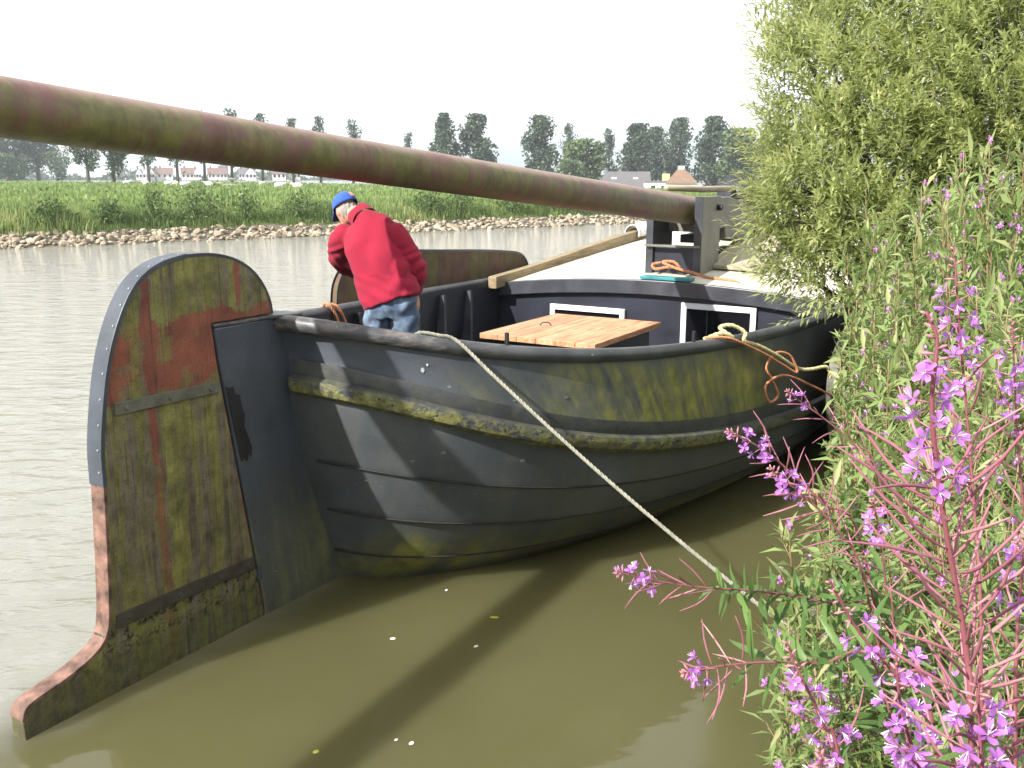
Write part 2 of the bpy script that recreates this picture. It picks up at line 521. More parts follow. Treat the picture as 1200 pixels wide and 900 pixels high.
MT['beam'] = mat_wood("weathered_timber", (.12, .085, .045), (.25, .19, .105), (.36, .29, .17), (14, .9, 14), .8)
MT['hatch'] = mat_wood("bleached_plywood", (.24, .20, .13), (.40, .35, .25), (.50, .45, .34), (6, 1, 6), .8)
MT['turquoise'] = simple("turquoise_paint", (.03, .20, .22), .5, .3, 8, .1)
MT['rope'] = simple("pale_hemp_rope", (.25, .24, .19), .9, .25, 30, .4, 150)
MT['orange'] = simple("faded_orange_rope", (.50, .20, .095), .85, .25, 30, .3, 150)
MT['yellowrope'] = simple("pale_yellow_rope", (.46, .42, .22), .85, .25, 30, .3, 150)
MT['rag'] = mat_cloth("grey_white_canvas", (.62, .62, .58), 8)
MT['black'] = simple("black_rubber", (.012, .012, .013), .6, .4, 9, .3)
MT['skin'] = simple("skin", (.50, .27, .18), .5, .12, 12, .1, 90)
MT['hair'] = simple("grey_hair", (.25, .225, .20), .7, .25, 60, .4, 120)
MT['fleece'] = mat_cloth("red_fleece", (.265, .004, .026), 7, 160, .95, .04, .8)
MT['denim'] = mat_cloth("faded_denim", (.075, .115, .18), 10, 200, .9, .05, .55, (.20, .27, .36))
MT['capblue'] = mat_cloth("blue_cotton_cap", (.022, .085, .42), 10, 200, .85, .1)
MT['patch'] = mat_cloth("orange_patch", (.60, .22, .12), 30, 200)
MT['boot'] = simple("dark_shoe", (.02, .018, .016), .5)

# ------------------------------------------------------------------ setting: water, banks, far field
# the near shore line, from behind the camera's left to far ahead on the right
SHORE = np.array([(-60, -40), (-14, -9), (-5, -2.4), (-1.6, .2), (.1, 1.7), (.95, 2.9), (1.45, 4.0), (1.95, 5.2), (2.6, 6.6),
                  (3.4, 8.1), (4.5, 9.9), (5.8, 12.0), (7.6, 14.8), (9.8, 18.2), (13, 22.5), (22, 30), (60, 58), (400, 306), (1500, 1108)], float)
def shore_d(P):
    "signed distance inland from the near shore (positive on land)"
    P = np.atleast_2d(P)[:, :2]
    a, b = SHORE[:-1], SHORE[1:]; ab = b - a
    t = (((P[:, None] - a) * ab).sum(-1) / (ab ** 2).sum(-1)).clip(0, 1)
    q = a + t[..., None] * ab
    dd = np.linalg.norm(P[:, None] - q, axis=-1)
    i = dd.argmin(1)
    sgn = ab[i, 0] * (P[:, 1] - a[i, 1]) - ab[i, 1] * (P[:, 0] - a[i, 0])
    return np.where(sgn < 0, dd.min(1), -dd.min(1))
def smooth(x, a, b):
    t = ((x - a) / (b - a)).clip(0, 1); return t * t * (3 - 2 * t)
def bank_z(P):
    d = shore_d(P)
    P = np.atleast_2d(P)
    lump = .07 * np.sin(P[:, 0] * 2.3 + 1) * np.sin(P[:, 1] * 1.9) + .04 * np.sin(P[:, 0] * 5.1) * np.sin(P[:, 1] * 4.3 + 2)
    return -.55 + .6 * smooth(d, -.9, .1) + 1.15 * smooth(d, -.1, 1.7) + lump * smooth(d, .2, 1.)

# far bank line (canal edge opposite)
FB0 = np.array([-18.6, 34.3]); FBD = np.array([25.3, 18.7]); FBD = FBD / np.linalg.norm(FBD)
FBN = np.array([-FBD[1], FBD[0]])
def fb(a, d, z): p = FB0 + a * FBD + d * FBN; return (p[0], p[1], z)

def grid(nx, ny, fn):
    V = [fn(i / (nx - 1), j / (ny - 1)) for j in range(ny) for i in range(nx)]
    F = [(j * nx + i, j * nx + i + 1, (j + 1) * nx + i + 1, (j + 1) * nx + i) for j in range(ny - 1) for i in range(nx - 1)]
    return V, F

v, f = [(-3000, -2400, 0), (3000, -2400, 0), (3000, 3200, 0), (-3000, 3200, 0)], [(0, 1, 2, 3)]
w = link("canal_water", mesh("canal_water", v, f, MT['water'])); tag(w, "murky olive canal water, rippled beyond the barge", "water", kind='structure')

MT['bank'] = mat_ground("bank_soil_grass", [(.03, .028, .012), (.045, .055, .015), (.08, .095, .025)], 1.5)
xs = np.concatenate([[-80, -40, -20, -12, -8], np.arange(-6, 13, .3), [14, 16, 19, 23, 28, 36, 50, 80, 150, 400, 1500]])
ys = np.concatenate([[-80, -40, -20, -10, -5, -3], np.arange(-2, 20, .3), [21, 23, 26, 30, 36, 45, 60, 90, 160, 300, 700]])
XX, YY = np.meshgrid(xs, ys); PP = np.stack([XX.ravel(), YY.ravel()], 1)
ZZ = bank_z(PP)
dd = shore_d(PP)
ZZ = np.where(dd < -1.0, -1.2, ZZ)
nx, ny = len(xs), len(ys)
F = [(j * nx + i, j * nx + i + 1, (j + 1) * nx + i + 1, (j + 1) * nx + i) for j in range(ny - 1) for i in range(nx - 1)]
bo = link("near_bank", mesh("near_bank", np.c_[PP, ZZ], F, MT['bank'], True)); tag(bo, "overgrown earth bank the barge is moored to", "bank", kind='structure')

MT['field'] = mat_ground("meadow_grass", [(.055, .085, .014), (.085, .135, .022), (.135, .17, .035)], .12, .4)
def field_z(a, d):
    return .25 + .75 * smooth(np.asarray(d, float), 1.2, 4.0)
prof = [(-4, -1.2), (-1.5, -.7), (0, -.35), (1.3, .22), (1.7, .46), (2.4, .74), (4, 1.0), (12, 1.05), (25, 1.05), (40, 1.05), (60, 1.05), (80, 1.05), (120, 1.0), (400, 1.0), (3000, 1.0)]
aa = np.concatenate([[-3000, -800, -250], np.arange(-100, 161, 10), [250, 800, 3000]])
V = [fb(a, d, z - 3.2 * float(smooth(np.array(a * 1.), 55, 140)) * float(smooth(np.array(d * 1.), 12, 80))) for d, z in prof for a in aa]
n = len(aa)
F = [(j * n + i, j * n + i + 1, (j + 1) * n + i + 1, (j + 1) * n + i) for j in range(len(prof) - 1) for i in range(n - 1)]
fo = link("meadow", mesh("meadow", V, F, MT['field'], True)); tag(fo, "flat green meadow behind the far canal bank", "meadow", kind='structure')
#@@BOAT
# ------------------------------------------------------------------ the barge  (local x = starboard, y = forward, z = up)
BX, BY, TH, BLEN = -1.526, 5.313, .545, 16.4
barge = empty("sailing_barge", (BX, BY, 0), -TH)
tag(barge, "black steel sailing barge with lowered mast moored beside the overgrown bank", "barge")
def W(p):
    "boat-local to world"
    x, y, z = p
    return np.array([BX + x * math.cos(TH) + y * math.sin(TH), BY - x * math.sin(TH) + y * math.cos(TH), z])

def shp(s, s0, B, L, p, q):
    t = ((s - s0) / L).clip(0, 1); return B * (1 - (1 - t) ** p) ** (1 / q)
def fwd(s): return .075 * np.clip(s - 6, 0, 8)
def zg(s): return 1.341 + .496 * np.exp(-s / 1.216) + fwd(s)
def zu(s): return .666 + 1.003 * np.exp(-s / 1.579) + fwd(s) * .8
def zl(s): return .494 + .998 * np.exp(-s / 1.698) + fwd(s) * .8
def bg_(s): return shp(s, .198, 2.118, 4.858, 1.448, 2.649)
MID = 8.2
def stations(s0, n=64):
    u = np.linspace(0, 1, n)
    s = s0 + (MID - s0) * u ** 2.3
    return s
NS = 64
def level(kind, t=0.0):
    "returns (s, b, z) arrays of the stern half for a longitudinal line of the hull"
    if kind == 'G': s = stations(.198, NS); return s, bg_(s), zg(s)
    if kind == 'B':                                    # bulwark between rail (t=0) and strake (t=1)
        s0 = .198 + (.265 - .198) * t; s = stations(s0, NS)
        b = bg_(s - s0 + .198) * (1 - t) + shp(s, .265, 2.14, 4.80, 1.448, 2.95) * t
        b = np.where(s <= s0, 0, b)
        return s, b, zg(s) * (1 - t) + zu(s) * t
    if kind == 'H':                                    # plating between strake (t=0) and waterline (t=1)
        s0 = .255 + (.662 - .255) * t ** 1.3; s = stations(s0, NS)
        r = t ** 2.6
        p = 1.448 + (1.903 - 1.448) * r; q = 2.95 + (1.841 - 2.95) * r
        B = 2.14 + (1.789 - 2.14) * r; L = 4.80 + .15 * r
        b = shp(s, s0, B, L, p, q)
        return s, b, zl(s) * (1 - t)
    if kind == 'U':                                    # below the waterline
        s0 = .662 + .1 * t; s = stations(s0, NS)
        return s, shp(s, s0, 1.789 - .35 * t, 4.953, 1.903, 1.841), 0 * s - .5 * t

def both(s, b, z, skeg=0.05):
    "stern half plus its mirror at the bow"
    b = np.maximum(b, skeg)
    s2 = np.r_[s, (BLEN - s)[::-1][1:]]
    return s2, np.r_[b, b[::-1][1:]], np.r_[z, (z + .25 * (1 - (s - s.min()) / (MID - s.min())) ** 3 * (z > .3))[::-1][1:]]

def shell(name, rows, mat, parent, side, flow=None, smoothf=True):
    "rows: list of (s,b,z); flow: list of (height, algae array) for each row"
    n = len(rows[0][0])
    V, FL = [], []
    for k, (s, b, z) in enumerate(rows):
        for i in range(n):
            V.append((side * b[i], s[i], z[i]))
            if flow is not None: FL.append((s[i], flow[k][0], flow[k][1][i]))
    F = []
    for k in range(len(rows) - 1):
        for i in range(n - 1):
            q = (k * n + i, k * n + i + 1, (k + 1) * n + i + 1, (k + 1) * n + i)
            F.append(q if side < 0 else q[::-1])
    me = mesh(name, V, F, mat, smoothf)
    if flow is not None:
        a = me.attributes.new('flow', 'FLOAT_VECTOR', 'POINT')
        a.data.foreach_set('vector', np.array(FL, np.float32).ravel())
    me.set_sharp_from_angle(angle=R(38))
    o = link(name, me, parent)
    return o

def outward(s, b, o):
    "move a plan curve outward along its own normal"
    ds, db = np.gradient(s), np.gradient(b); l = np.hypot(ds, db) + 1e-9
    return s - db / l * o, b + ds / l * o

def bump01(s, a, b, c, d): return smooth(s, a, b) * (1 - smooth(s, c, d))
MT['seam'] = simple('dark_rusty_seam', (.018, .014, .012), .8, .5, 20, .3)
MT['rivet'] = simple('dull_rivet', (.25, .27, .30), .5)
LAPS = (.30, .55, .80)
rows_side = {}
for side in (1, -1):
    nm_s = "starboard" if side > 0 else "port"
    # bulwark plating
    rows, flow = [], []
    for t in np.linspace(0, 1, 9):
        s, b, z = both(*level('B', t))
        alg = bump01(s, 1.0, 1.5, 3.3, 4.2) * (.35 + .65 * smooth(np.array([t]), .0, .3)[0]) + .35 * bump01(s, .45, .8, 6, 9) * t
        rows.append((s, b, z)); flow.append((1 - t, alg))
    shell("bulwark_plating", rows, MT['hull'], barge, side, flow)
    # lower plating, each strake lapped over the one below
    ts = []
    prev = 0.0
    for li, tl in enumerate(LAPS + (1.0,)):
        ts.append((np.linspace(prev, tl + (.012 if tl < 1 else 0), 7) if False else np.r_[np.linspace(prev, tl - .03, 5), tl - .012, tl + (.012 if tl < 1 else .012)], li)); prev = tl
    for tt, li in ts:
        rows, flow = [], []
        for k, t in enumerate(tt):
            s, b, z = both(*level('H', min(t, 1.0)))
            off = (.012 * k / 6) * smooth(s, .4, .9) * (1 - smooth(s, BLEN - .9, BLEN - .4))
            alg = 1.3 * smooth(np.array([t]), .58, .80)[0] * (.65 + .35 * np.sin(s * 2.1 + 1)) * smooth(s, .5, .75) * (1 - .5 * smooth(np.array([t]), .93, 1.)[0]) + .12
            rows.append((s, b + off, z)); flow.append((1 - t, alg))
        if li == 3:
            for t in (.4, 1.0):
                s, b, z = both(*level('U', t)); rows.append((s, b, z)); flow.append((0, 0 * s + .3))
        # short inward return along the lower edge so that the lap casts a line
        else:
            s, b, z = rows[-1]
            rows.append((s, np.maximum(b - .012, .02), z - .001)); flow.append((1 - tt[-1], flow[-1][1]))
        shell("hull_strake", rows, MT['hull'], barge, side, flow)
    shell("strake_backing", [both(*level('B', 1.0)), both(*level('H', 0.0))], MT['hull'], barge, side, [(0, np.zeros(2 * NS - 1)), (0, np.zeros(2 * NS - 1))])
    # dark riveted seams along the laps
    for tl in LAPS:
        s, b, z = both(*level('H', tl + .012)); k0 = 2; s, b = outward(s, b, .011)
        mb = MB(); mb.tube(np.stack([side * b, s, z - .002], 1)[k0:-k0], .0065, 5); mb.build("plate_seam", MT['seam'], barge, True)
    # rubbing strake: rounded timber-like band standing proud of the plating
    s, b, z = both(*level('B', 1.0)); sl, bl, zl_ = both(*level('H', 0.0))
    sprof = [(-.01, 0.02), (.028, .03), (.035, -.02), (.03, -.06), (.075, -.075), (.085, -.11), (.07, -.155), (.015, -.19), (-.01, -.17)]
    keep = (b > .10) & (s < BLEN - .265)
    rows, flow = [], []
    for q, (o_, dz) in enumerate(sprof):
        ease = .8 + .2 * smooth(b, .09, .2)
        so_, bo_ = outward(s, b, o_ * ease); rows.append((so_[keep], bo_[keep], (z + dz)[keep]))
        flow.append((0, (np.full(len(s), 1.0 if q in (5, 6, 7, 8) else (.12 if q < 4 else .5)) * (.4 + .6 * (1 - smooth(s, 1.7, 4.5))) )[keep]))
    o = shell("rubbing_strake", rows, MT['strake'], barge, side, flow)
    # blunt end of the strake at the stern
    e = [(side * r[1][0], r[0][0], r[2][0]) for r in rows]
    me = mesh("strake_end", e, [tuple(range(len(e)))], MT['strake']); link("strake_end", me, barge)
    # gunwale rail
    s, b, z = both(*level('G')); 
    mb = MB(); P = np.stack([side * (b - .015), s, z], 1)
    if side > 0: P = P
    mb.tube(P, .048, 10); mb.build("gunwale_rail", MT['rail'], barge, True)

# stern fin: flat blade between hull and rudder, broad at the hull
mb = MB()
fin = [(-.27, 1.79), (-.25, 1.60), (-.145, .89), (-.03, .05), (.0, -.5), (1.1, -.5), (.95, 0), (.70, .6), (.52, 1.15), (.46, 1.5), (.40, 1.80)]
for side in (1,):
    nfi = len(fin)
    V = [(.055 if y < .2 else .07, y, z) for y, z in fin] + [(-.055 if y < .2 else -.07, y, z) for y, z in fin]
    F = [tuple(range(nfi)), tuple(range(nfi, 2 * nfi))[::-1]] + [(i, nfi + i, nfi + (i + 1) % nfi, (i + 1) % nfi) for i in range(nfi)]
me = mesh("stern_fin", V, F, MT['hull'])
a = me.attributes.new('flow', 'FLOAT_VECTOR', 'POINT')
a.data.foreach_set('vector', np.array([(y * 1., z / 1.8, .55 if z < .7 else .0) for _, y, z in V], np.float32).ravel())
bm = bmesh.new(); bm.from_mesh(me)
bmesh.ops.recalc_face_normals(bm, faces=bm.faces); bm.to_mesh(me); bm.free()
sf = link("stern_fin", me, barge)
m_ = sf.modifiers.new("bevel", 'BEVEL'); m_.width = .012; m_.segments = 2; m_.limit_method = 'ANGLE'
# cap plate on the stern top, worn pale
mb = MB(); mb.prism([(-.060, -.275), (.060, -.275), (.075, .1), (.16, .30), (-.16, .30), (-.075, .1)], 1.793, 1.812, 'z')
mb.build("stern_cap", MT['rail'], barge, bevel=.005)
# tar patch on the fin
mb = MB(); mb.prism([(-.222, 1.455), (-.195, 1.44), (-.172, 1.448), (-.160, 1.40), (-.128, 1.392), (-.118, 1.32), (-.102, 1.27), (-.110, 1.20), (-.082, 1.13), (-.060, 1.06), (-.070, 1.01), (-.088, 1.04), (-.10, .99), (-.128, 1.02), (-.142, 1.0), (-.158, 1.05)], .0565, .062, 'x')
mb.build("tar_patch", MT['black'], barge)

# inner cockpit wall and floor
FLOOR = .60
SB = 6.05
_LV = [level('B', t) for t in np.linspace(0, 1, 9)] + [level('H', t) for t in np.linspace(0, 1, 13)]
def hull_b(s, z):
    "half-breadth of the outer plating at station s and height z"
    bs = np.array([np.interp(s, l[0], l[1], left=0.0) for l in _LV]); zs = np.array([np.interp(s, l[0], l[2]) for l in _LV])
    o = np.argsort(zs); return float(np.interp(z, zs[o], bs[o]))
def floor_at(s): return .85 if s < 2.2 else FLOOR
for side in (1, -1):
    s = .45 + (SB - .45) * np.linspace(0, 1, 60) ** 1.6
    rows = []
    for t in np.linspace(0, 1, 8):
        z = np.array([(float(zg(np.array(x))) - .005) * (1 - t) + floor_at(x) * t for x in s])
        b = np.array([max(hull_b(x, zz_) - .075, .012) for x, zz_ in zip(s, z)])
        rows.append((s, b, z))
    shell("cockpit_lining", rows, MT['navy'], barge, -side)
    # frames against the lining
    for k, sf_ in enumerate((1.3, 1.8, 2.45, 3.05, 3.65, 4.2, 4.75, 5.3)):
        zt = float(zg(np.array(sf_))) - .05; zf = floor_at(sf_); w_ = .022; lean = .12
        bt = hull_b(sf_, zt) - .085; bb_ = hull_b(sf_ - lean, zf + .02) - .10
        v = [(side * bt, sf_ - w_, zt), (side * bt, sf_ + w_, zt), (side * (bt - .055), sf_ + w_, zt), (side * (bt - .055), sf_ - w_, zt),
             (side * bb_, sf_ - w_ - lean, zf), (side * bb_, sf_ + w_ - lean, zf), (side * (bb_ - .14), sf_ + w_ - lean, zf), (side * (bb_ - .14), sf_ - w_ - lean, zf)]
        MB().add(v, [(0, 1, 2, 3), (4, 7, 6, 5), (0, 4, 5, 1), (1, 5, 6, 2), (2, 6, 7, 3), (3, 7, 4, 0)]).build("frame_rib", MT['rim'] if k > 3 else MT['navy'], barge)
s = 2.0 + (SB - 2.0) * np.linspace(0, 1, 40)
b = np.array([max(hull_b(x, FLOOR) - .1, .02) for x in s])
V = [(x * bb, ss, FLOOR) for ss, bb in zip(s, b) for x in (-1, 1)]
F = [(2 * i, 2 * i + 1, 2 * i + 3, 2 * i + 2) for i in range(len(s) - 1)]
link("cockpit_floor", mesh("cockpit_floor", V, F, simple("dark_floor_boards", (.035, .033, .032), .7)), barge)

def camber(n): return 1.455 - .033 * n * n
def deckz(n, s): return camber(n) + fwd(s) * .9
# bulkhead
nb = np.linspace(-2.03, 2.03, 25)
poly = [(n, FLOOR) for n in (2.03, -2.03)] + [(n, camber(n) - .02) for n in nb]
mb = MB(); mb.prism(poly, SB, SB + .05, 'y'); mb.build("cabin_bulkhead", MT['navy'], barge)
# coaming rim along the aft edge of the deck
mb = MB()
poly = [(n, camber(n) + .008) for n in nb] + [(n, camber(n) - .155) for n in nb[::-1]]
mb.prism(poly, SB - .075, SB - .003, 'y'); mb.build("deck_coaming", MT['rim'], barge, bevel=.008)
# deck
ss = np.linspace(SB - .002, BLEN - .5, 60); tt = np.linspace(-1, 1, 21)
V, F = [], []
bd = np.minimum(bg_(ss), bg_(BLEN - ss)) - .05
for s_, b_ in zip(ss, bd):
    for t in tt: V.append((t * b_, s_, float(deckz(t * b_, s_)) ))
for i in range(len(ss) - 1):
    for j in range(20): F.append((i * 21 + j, i * 21 + j + 1, (i + 1) * 21 + j + 1, (i + 1) * 21 + j))
link("deck", mesh("deck", V, F, MT['deck'], True), barge)
# windows in the bulkhead
def window(n0, n1, z0, z1):
    y = SB - .022
    p = MB().box(n0 + .03, n1 - .03, y + .008, y + .016, z0 + .03, z1 - .03).build("window", MT['pane'], barge)
    fr = .062
    for (a, b2, c, d) in ((n0, n1, z1 - fr, z1), (n0, n1, z0, z0 + fr), (n0, n0 + fr, z0 + fr + .001, z1 - fr - .001), (n1 - fr, n1, z0 + fr + .001, z1 - fr - .001)):
        MB().box(a, b2, y - .018, y + .021, c, d).build("window_frame", MT['white'], p, bevel=.004)
    return p
window(-1.33, -.36, .62, 1.11)
wr = window(.32, 1.16, .70, 1.235)
MB().tube([(.62, SB - .03, .76), (.62, SB - .03, 1.17)], .007, 6).build("window_bar", MT['rim'], wr)

# skylight chest with a planked lid
chest = MB().box(-.66, .39, 3.70, 4.98, FLOOR + .002, 1.10).build("skylight_chest", MT['navy'], barge, bevel=.008)
nb_pl = 6
for k in range(nb_pl):
    a = -.745 + k * (1.215 / nb_pl)
    MB().box(a + .0015, a + 1.215 / nb_pl - .0015, 3.58, 5.09, 1.101, 1.152).build("lid_plank", MT['pinewood'], chest, bevel=.004)
h = MB().tube([(-.47, 4.25, 1.155), (-.45, 4.27, 1.185), (-.40, 4.30, 1.185), (-.38, 4.32, 1.155)], .006, 6).build("lid_handle", MT['black'], chest)

# cleats on the rail
for s_, in ((2.55,), (.95,)):
    bb = float(bg_(np.array([s_]))[0]); z0 = float(zg(np.array([s_]))[0])
    MB().tube([(bb - .015, s_, z0 + .03), (bb - .015, s_, z0 + .12)], .014, 8).build("belaying_pin", MT['black'], barge)
# white scuffed eye plate on the bulwark and a pale patch on the rail
def on_hull(s_, z_, poly, name, mat, th=.004):
    "small plate lying on the starboard plating around (s, z)"
    b0 = hull_b(s_, z_); e = .03
    ts = unitv(np.array([hull_b(s_ + e, z_) - hull_b(s_ - e, z_), 2 * e, 0])); tz = unitv(np.array([hull_b(s_, z_ + e) - hull_b(s_, z_ - e), 0, 2 * e])); nn = np.cross(ts, tz); nn *= np.sign(nn[0])
    c = np.array([b0, s_, z_]); n_ = len(poly)
    V = [c + ts * a + tz * b2 + nn * .002 for a, b2 in poly] + [c + ts * a + tz * b2 + nn * (.002 + th) for a, b2 in poly]
    F = [tuple(range(n_)), tuple(range(n_, 2 * n_))] + [(i, (i + 1) % n_, n_ + (i + 1) % n_, n_ + i) for i in range(n_)]
    return MB().add(V, F).build(name, mat, barge)
def unitv(a): return a / np.linalg.norm(a)
def blob(r, seed, el=1.0):
    rx = np.random.default_rng(seed); return [(r * el * rx.uniform(.6, 1.2) * math.cos(a), r * rx.uniform(.6, 1.2) * math.sin(a)) for a in np.linspace(0, 6.28, 11)[:-1]]
MT['chip'] = simple('pale_paint_chip', (.42, .42, .40), .7, .3, 40, 0)
on_hull(.52, 1.505, blob(.017, 1, .7), "paint_chip", MT['chip'])
on_hull(.54, 1.535, blob(.008, 2), "paint_chip", MT['chip'])
MT['rivet2'] = simple('grey_paint_chip', (.14, .15, .155), .7, .3, 40, 0)
for k, (a, z_) in enumerate(((.45, 1.35), (.62, 1.40), (.5, .95), (.8, .7), (1.3, 1.25), (1.0, .9), (1.9, 1.15), (.42, .8), (.60, 1.0), (.95, 1.28))):
    on_hull(a, z_, blob(.006 + .003 * (k % 3), 10 + k, 1.6), "paint_chip", MT['rivet2'], .002)
s_ = .44; bb = float(bg_(np.array([s_]))[0]); z0 = float(zg(np.array([s_]))[0])

# ---- rudder
rud = [(-1.56, -.5), (-1.56, .10), (-1.535, .155), (-1.47, .18), (-1.33, .205), (-1.20, .245), (-1.12, .29), (-1.075, .36), (-1.055, .50), (-1.035, .80), (-1.02, 1.10),
       (-1.015, 1.28), (-.985, 1.48), (-.94, 1.68), (-.875, 1.86), (-.79, 2.01), (-.70, 2.105), (-.58, 2.165), (-.42, 2.195), (-.25, 2.19), (-.10, 2.155), (.02, 2.09), (.105, 2.0), (.155, 1.90), (.17, 1.816),
       (-.283, 1.816), (-.265, 1.60), (-.155, .85), (-.035, .04), (.0, -.5)]
mb = MB(); mb.prism(rud, -.05, .05, 'x')
rudder = mb.build("rudder", MT['rudder'], barge, bevel=.008)
rudder["label"] = "mossy red rudder blade with rounded head"
def strip(name, i0, i1, w0, th, mat, side_edge=None):
    P = np.array(rud[i0:i1 + 1])
    P = spline(np.c_[P, 0 * P[:, 0]], 40)[:, :2]
    T = np.gradient(P, axis=0); T /= np.linalg.norm(T, axis=1)[:, None]
    Nn = np.c_[-T[:, 1], T[:, 0]]
    V, F = [], []
    for p, n_ in zip(P, Nn):
        o = p + n_ * th; q = p - n_ * .012
        V += [(w0, q[0], q[1]), (w0, o[0], o[1]), (-w0, o[0], o[1]), (-w0, q[0], q[1])]
    for i in range(len(P) - 1):
        for k in range(3):
            F.append((i * 4 + k, i * 4 + k + 1, (i + 1) * 4 + k + 1, (i + 1) * 4 + k))
    e = 4 * (len(P) - 1); F += [(0, 3, 2, 1), (e, e + 1, e + 2, e + 3)]
    m2 = MB().add(V, F)
    return m2.build(name, mat, rudder, bevel=.003), P, Nn
st, P, Nn = strip("edge_strip", 10, 18, .056, .010, MT['strip'])
for k in range(2, 40, 3):
    c = P[k] + Nn[k] * .0115
    for sx in (.034,):
        mb = MB(); ax = np.array([0, Nn[k][0], Nn[k][1]]); ctr = np.array([sx, c[0], c[1]])
        mb.tube([ctr - ax * .004, ctr + ax * .003], [.007, .0055], 6); mb.build("rivet", MT['rivet'], rudder)
strip("lower_edge", 1, 10, .0515, .006, MT['primer'])
strip("head_strip", 18, 24, .0515, .006, MT['rim'])
def band(y0, z0, y1, z1, w, bolts, mat):
    d = np.array([y1 - y0, z1 - z0]); L = np.linalg.norm(d); d /= L; nn = np.array([-d[1], d[0]]) * w / 2
    q = [np.array([y0, z0]) - nn, np.array([y1, z1]) - nn, np.array([y1, z1]) + nn, np.array([y0, z0]) + nn]
    for sd in (1, -1):
        MB().prism([tuple(p) for p in q], sd * .0505, sd * .064, 'x').build("strap", mat, rudder, bevel=.003)
        for t in bolts:
            c = np.array([y0, z0]) + d * L * t
            MB().tube([(sd * .062, c[0], c[1]), (sd * .076, c[0], c[1])], [.017, .014], 6).build("bolt", mat, rudder, bevel=.002)
MT['strapm'] = simple("galvanised_strap", (.105, .10, .075), .6, .3, 12, .3)
MT['strapd'] = simple("dark_rusty_strap", (.045, .038, .026), .7, .4, 12, .4)
band(-.93, 1.475, -.265, 1.465, .062, (.10, .5, .9), MT['strapm'])
band(-1.03, .385, -.10, .365, .072, (.08, .42, .72, .95), MT['strapd'])
MB().box(.0505, .06, -.075, -.04, .24, .33).build("anode", MT['strip'], rudder)

# ---- mast (local object frame: y along the mast)
A = np.array([.02, 7.35, 2.17]); Bp = np.array([.02, -5.2, 3.21])
L = np.linalg.norm(Bp - A); d = (Bp - A) / L
nseg, sg = 60, 36
V, F = [], []
for i in range(nseg + 1):
    t = i / nseg; r = float(np.interp(7.35 - 12.55 * t, [-5.2, -1.3, 1, 3, 5, 7.35], [.118, .130, .133, .142, .156, .172]))
    for k in range(sg):
        a_ = 2 * math.pi * k / sg
        V.append((r * math.cos(a_), t * L, r * math.sin(a_)))
for i in range(nseg):
    for k in range(sg):
        F.append((i * sg + k, i * sg + (k + 1) % sg, (i + 1) * sg + (k + 1) % sg, (i + 1) * sg + k))
F += [tuple(range(sg))[::-1], tuple(nseg * sg + k for k in range(sg))]
me = mesh("mast", V, F, MT['mast'], True)
mast = link("mast", me, barge)
mast.location = A
yv = Vector(d); xv = yv.cross(Vector((0, 0, 1))).normalized(); zv = xv.cross(yv).normalized()
mast.rotation_euler = Matrix((xv, yv, zv)).transposed().to_euler()
mast["label"] = "long round lowered mast, red paint under green moss"
mb = MB(); mb.tube([(0, -.02, 0), (0, .10, 0)], [.181, .178], 32); mb.build("mast_band", MT['rim'], mast, True)

# ---- tabernacle
tab = MB()
tab.box(-.34, -.25, 6.52, 7.12, 1.40, 2.33)
tabernacle = tab.build("tabernacle", MT['rim'], barge, bevel=.006)
MB().box(.25, .34, 6.52, 7.12, 1.40, 2.37).build("tabernacle_cheek", MT['khaki'], tabernacle, bevel=.006)
MB().box(.2495, .3405, 6.505, 6.521, 1.40, 2.372).build("cheek_edge", MT['rim'], tabernacle)
MB().box(-.249, .249, 6.56, 6.60, 1.42, 1.80).build("cross_plate", MT['navy'], tabernacle)
MB().box(-.33, .33, 6.47, 6.505, 1.80, 1.825).build("cross_bar", MT['khaki'], tabernacle)
MB().tube([(-.36, 7.0, 2.24), (.40, 7.0, 2.24)], .035, 12).build("pivot_pin", MT['black'], tabernacle)
# counterweight plate beyond the pivot
cw = [(6.95, 1.95), (6.95, 2.30), (7.3, 2.345), (7.7, 2.35), (8.15, 2.30), (8.55, 2.22), (8.85, 2.11), (9.1, 1.96), (9.22, 1.82), (9.22, 1.70), (7.65, 1.84), (7.62, 1.98)]
MB().prism(cw, -.235, .235, 'x').build("counterweight", MT['khaki'], barge, bevel=.01)
MB().box(-.2, .2, 7.25, 7.55, 1.80, 1.90).build("counterweight_block", MT['black'], barge)
MB().box(-.25, .25, 7.9, 9.3, 1.585, 1.66).build("counterweight_bed", MT['strapd'], barge, bevel=.01)

# ---- leeboards
def leeboard(side, pts, n_at, tilt, edge):
    P = spline(np.c_[np.array(pts + pts[:1]), np.zeros(len(pts) + 1)], 90)[:-1, :2]
    m2 = MB(); m2.prism([tuple(p) for p in P], -.035, .035, 'x')
    o = m2.build("leeboard", MT['rudder2'], barge, bevel=.01)
    o.location = (side * n_at, 0, 0)
    o.rotation_euler = (0, tilt, 0)
    V, F = [], []
    T = np.gradient(P, axis=0); T /= np.linalg.norm(T, axis=1)[:, None]; Nn = np.c_[T[:, 1], -T[:, 0]]
    k = len(P)
    for p, n_ in zip(P, Nn):
        for w0, off in ((.041, -.02), (.041, .008), (-.041, .008), (-.041, -.02)):
            q = p + n_ * off; V.append((w0, q[0], q[1]))
    for i in range(k):
        j = (i + 1) % k
        for c in range(3): F.append((i * 4 + c, i * 4 + c + 1, j * 4 + c + 1, j * 4 + c))
    MB().add(V, F).build("leeboard_edge", edge, o)
    return o
m = NB("mossy_leeboard")
O = m.coord('Object'); stn = m.noise(m.coord('Object', (5, 5, .7)), 1.6, 6, .65)
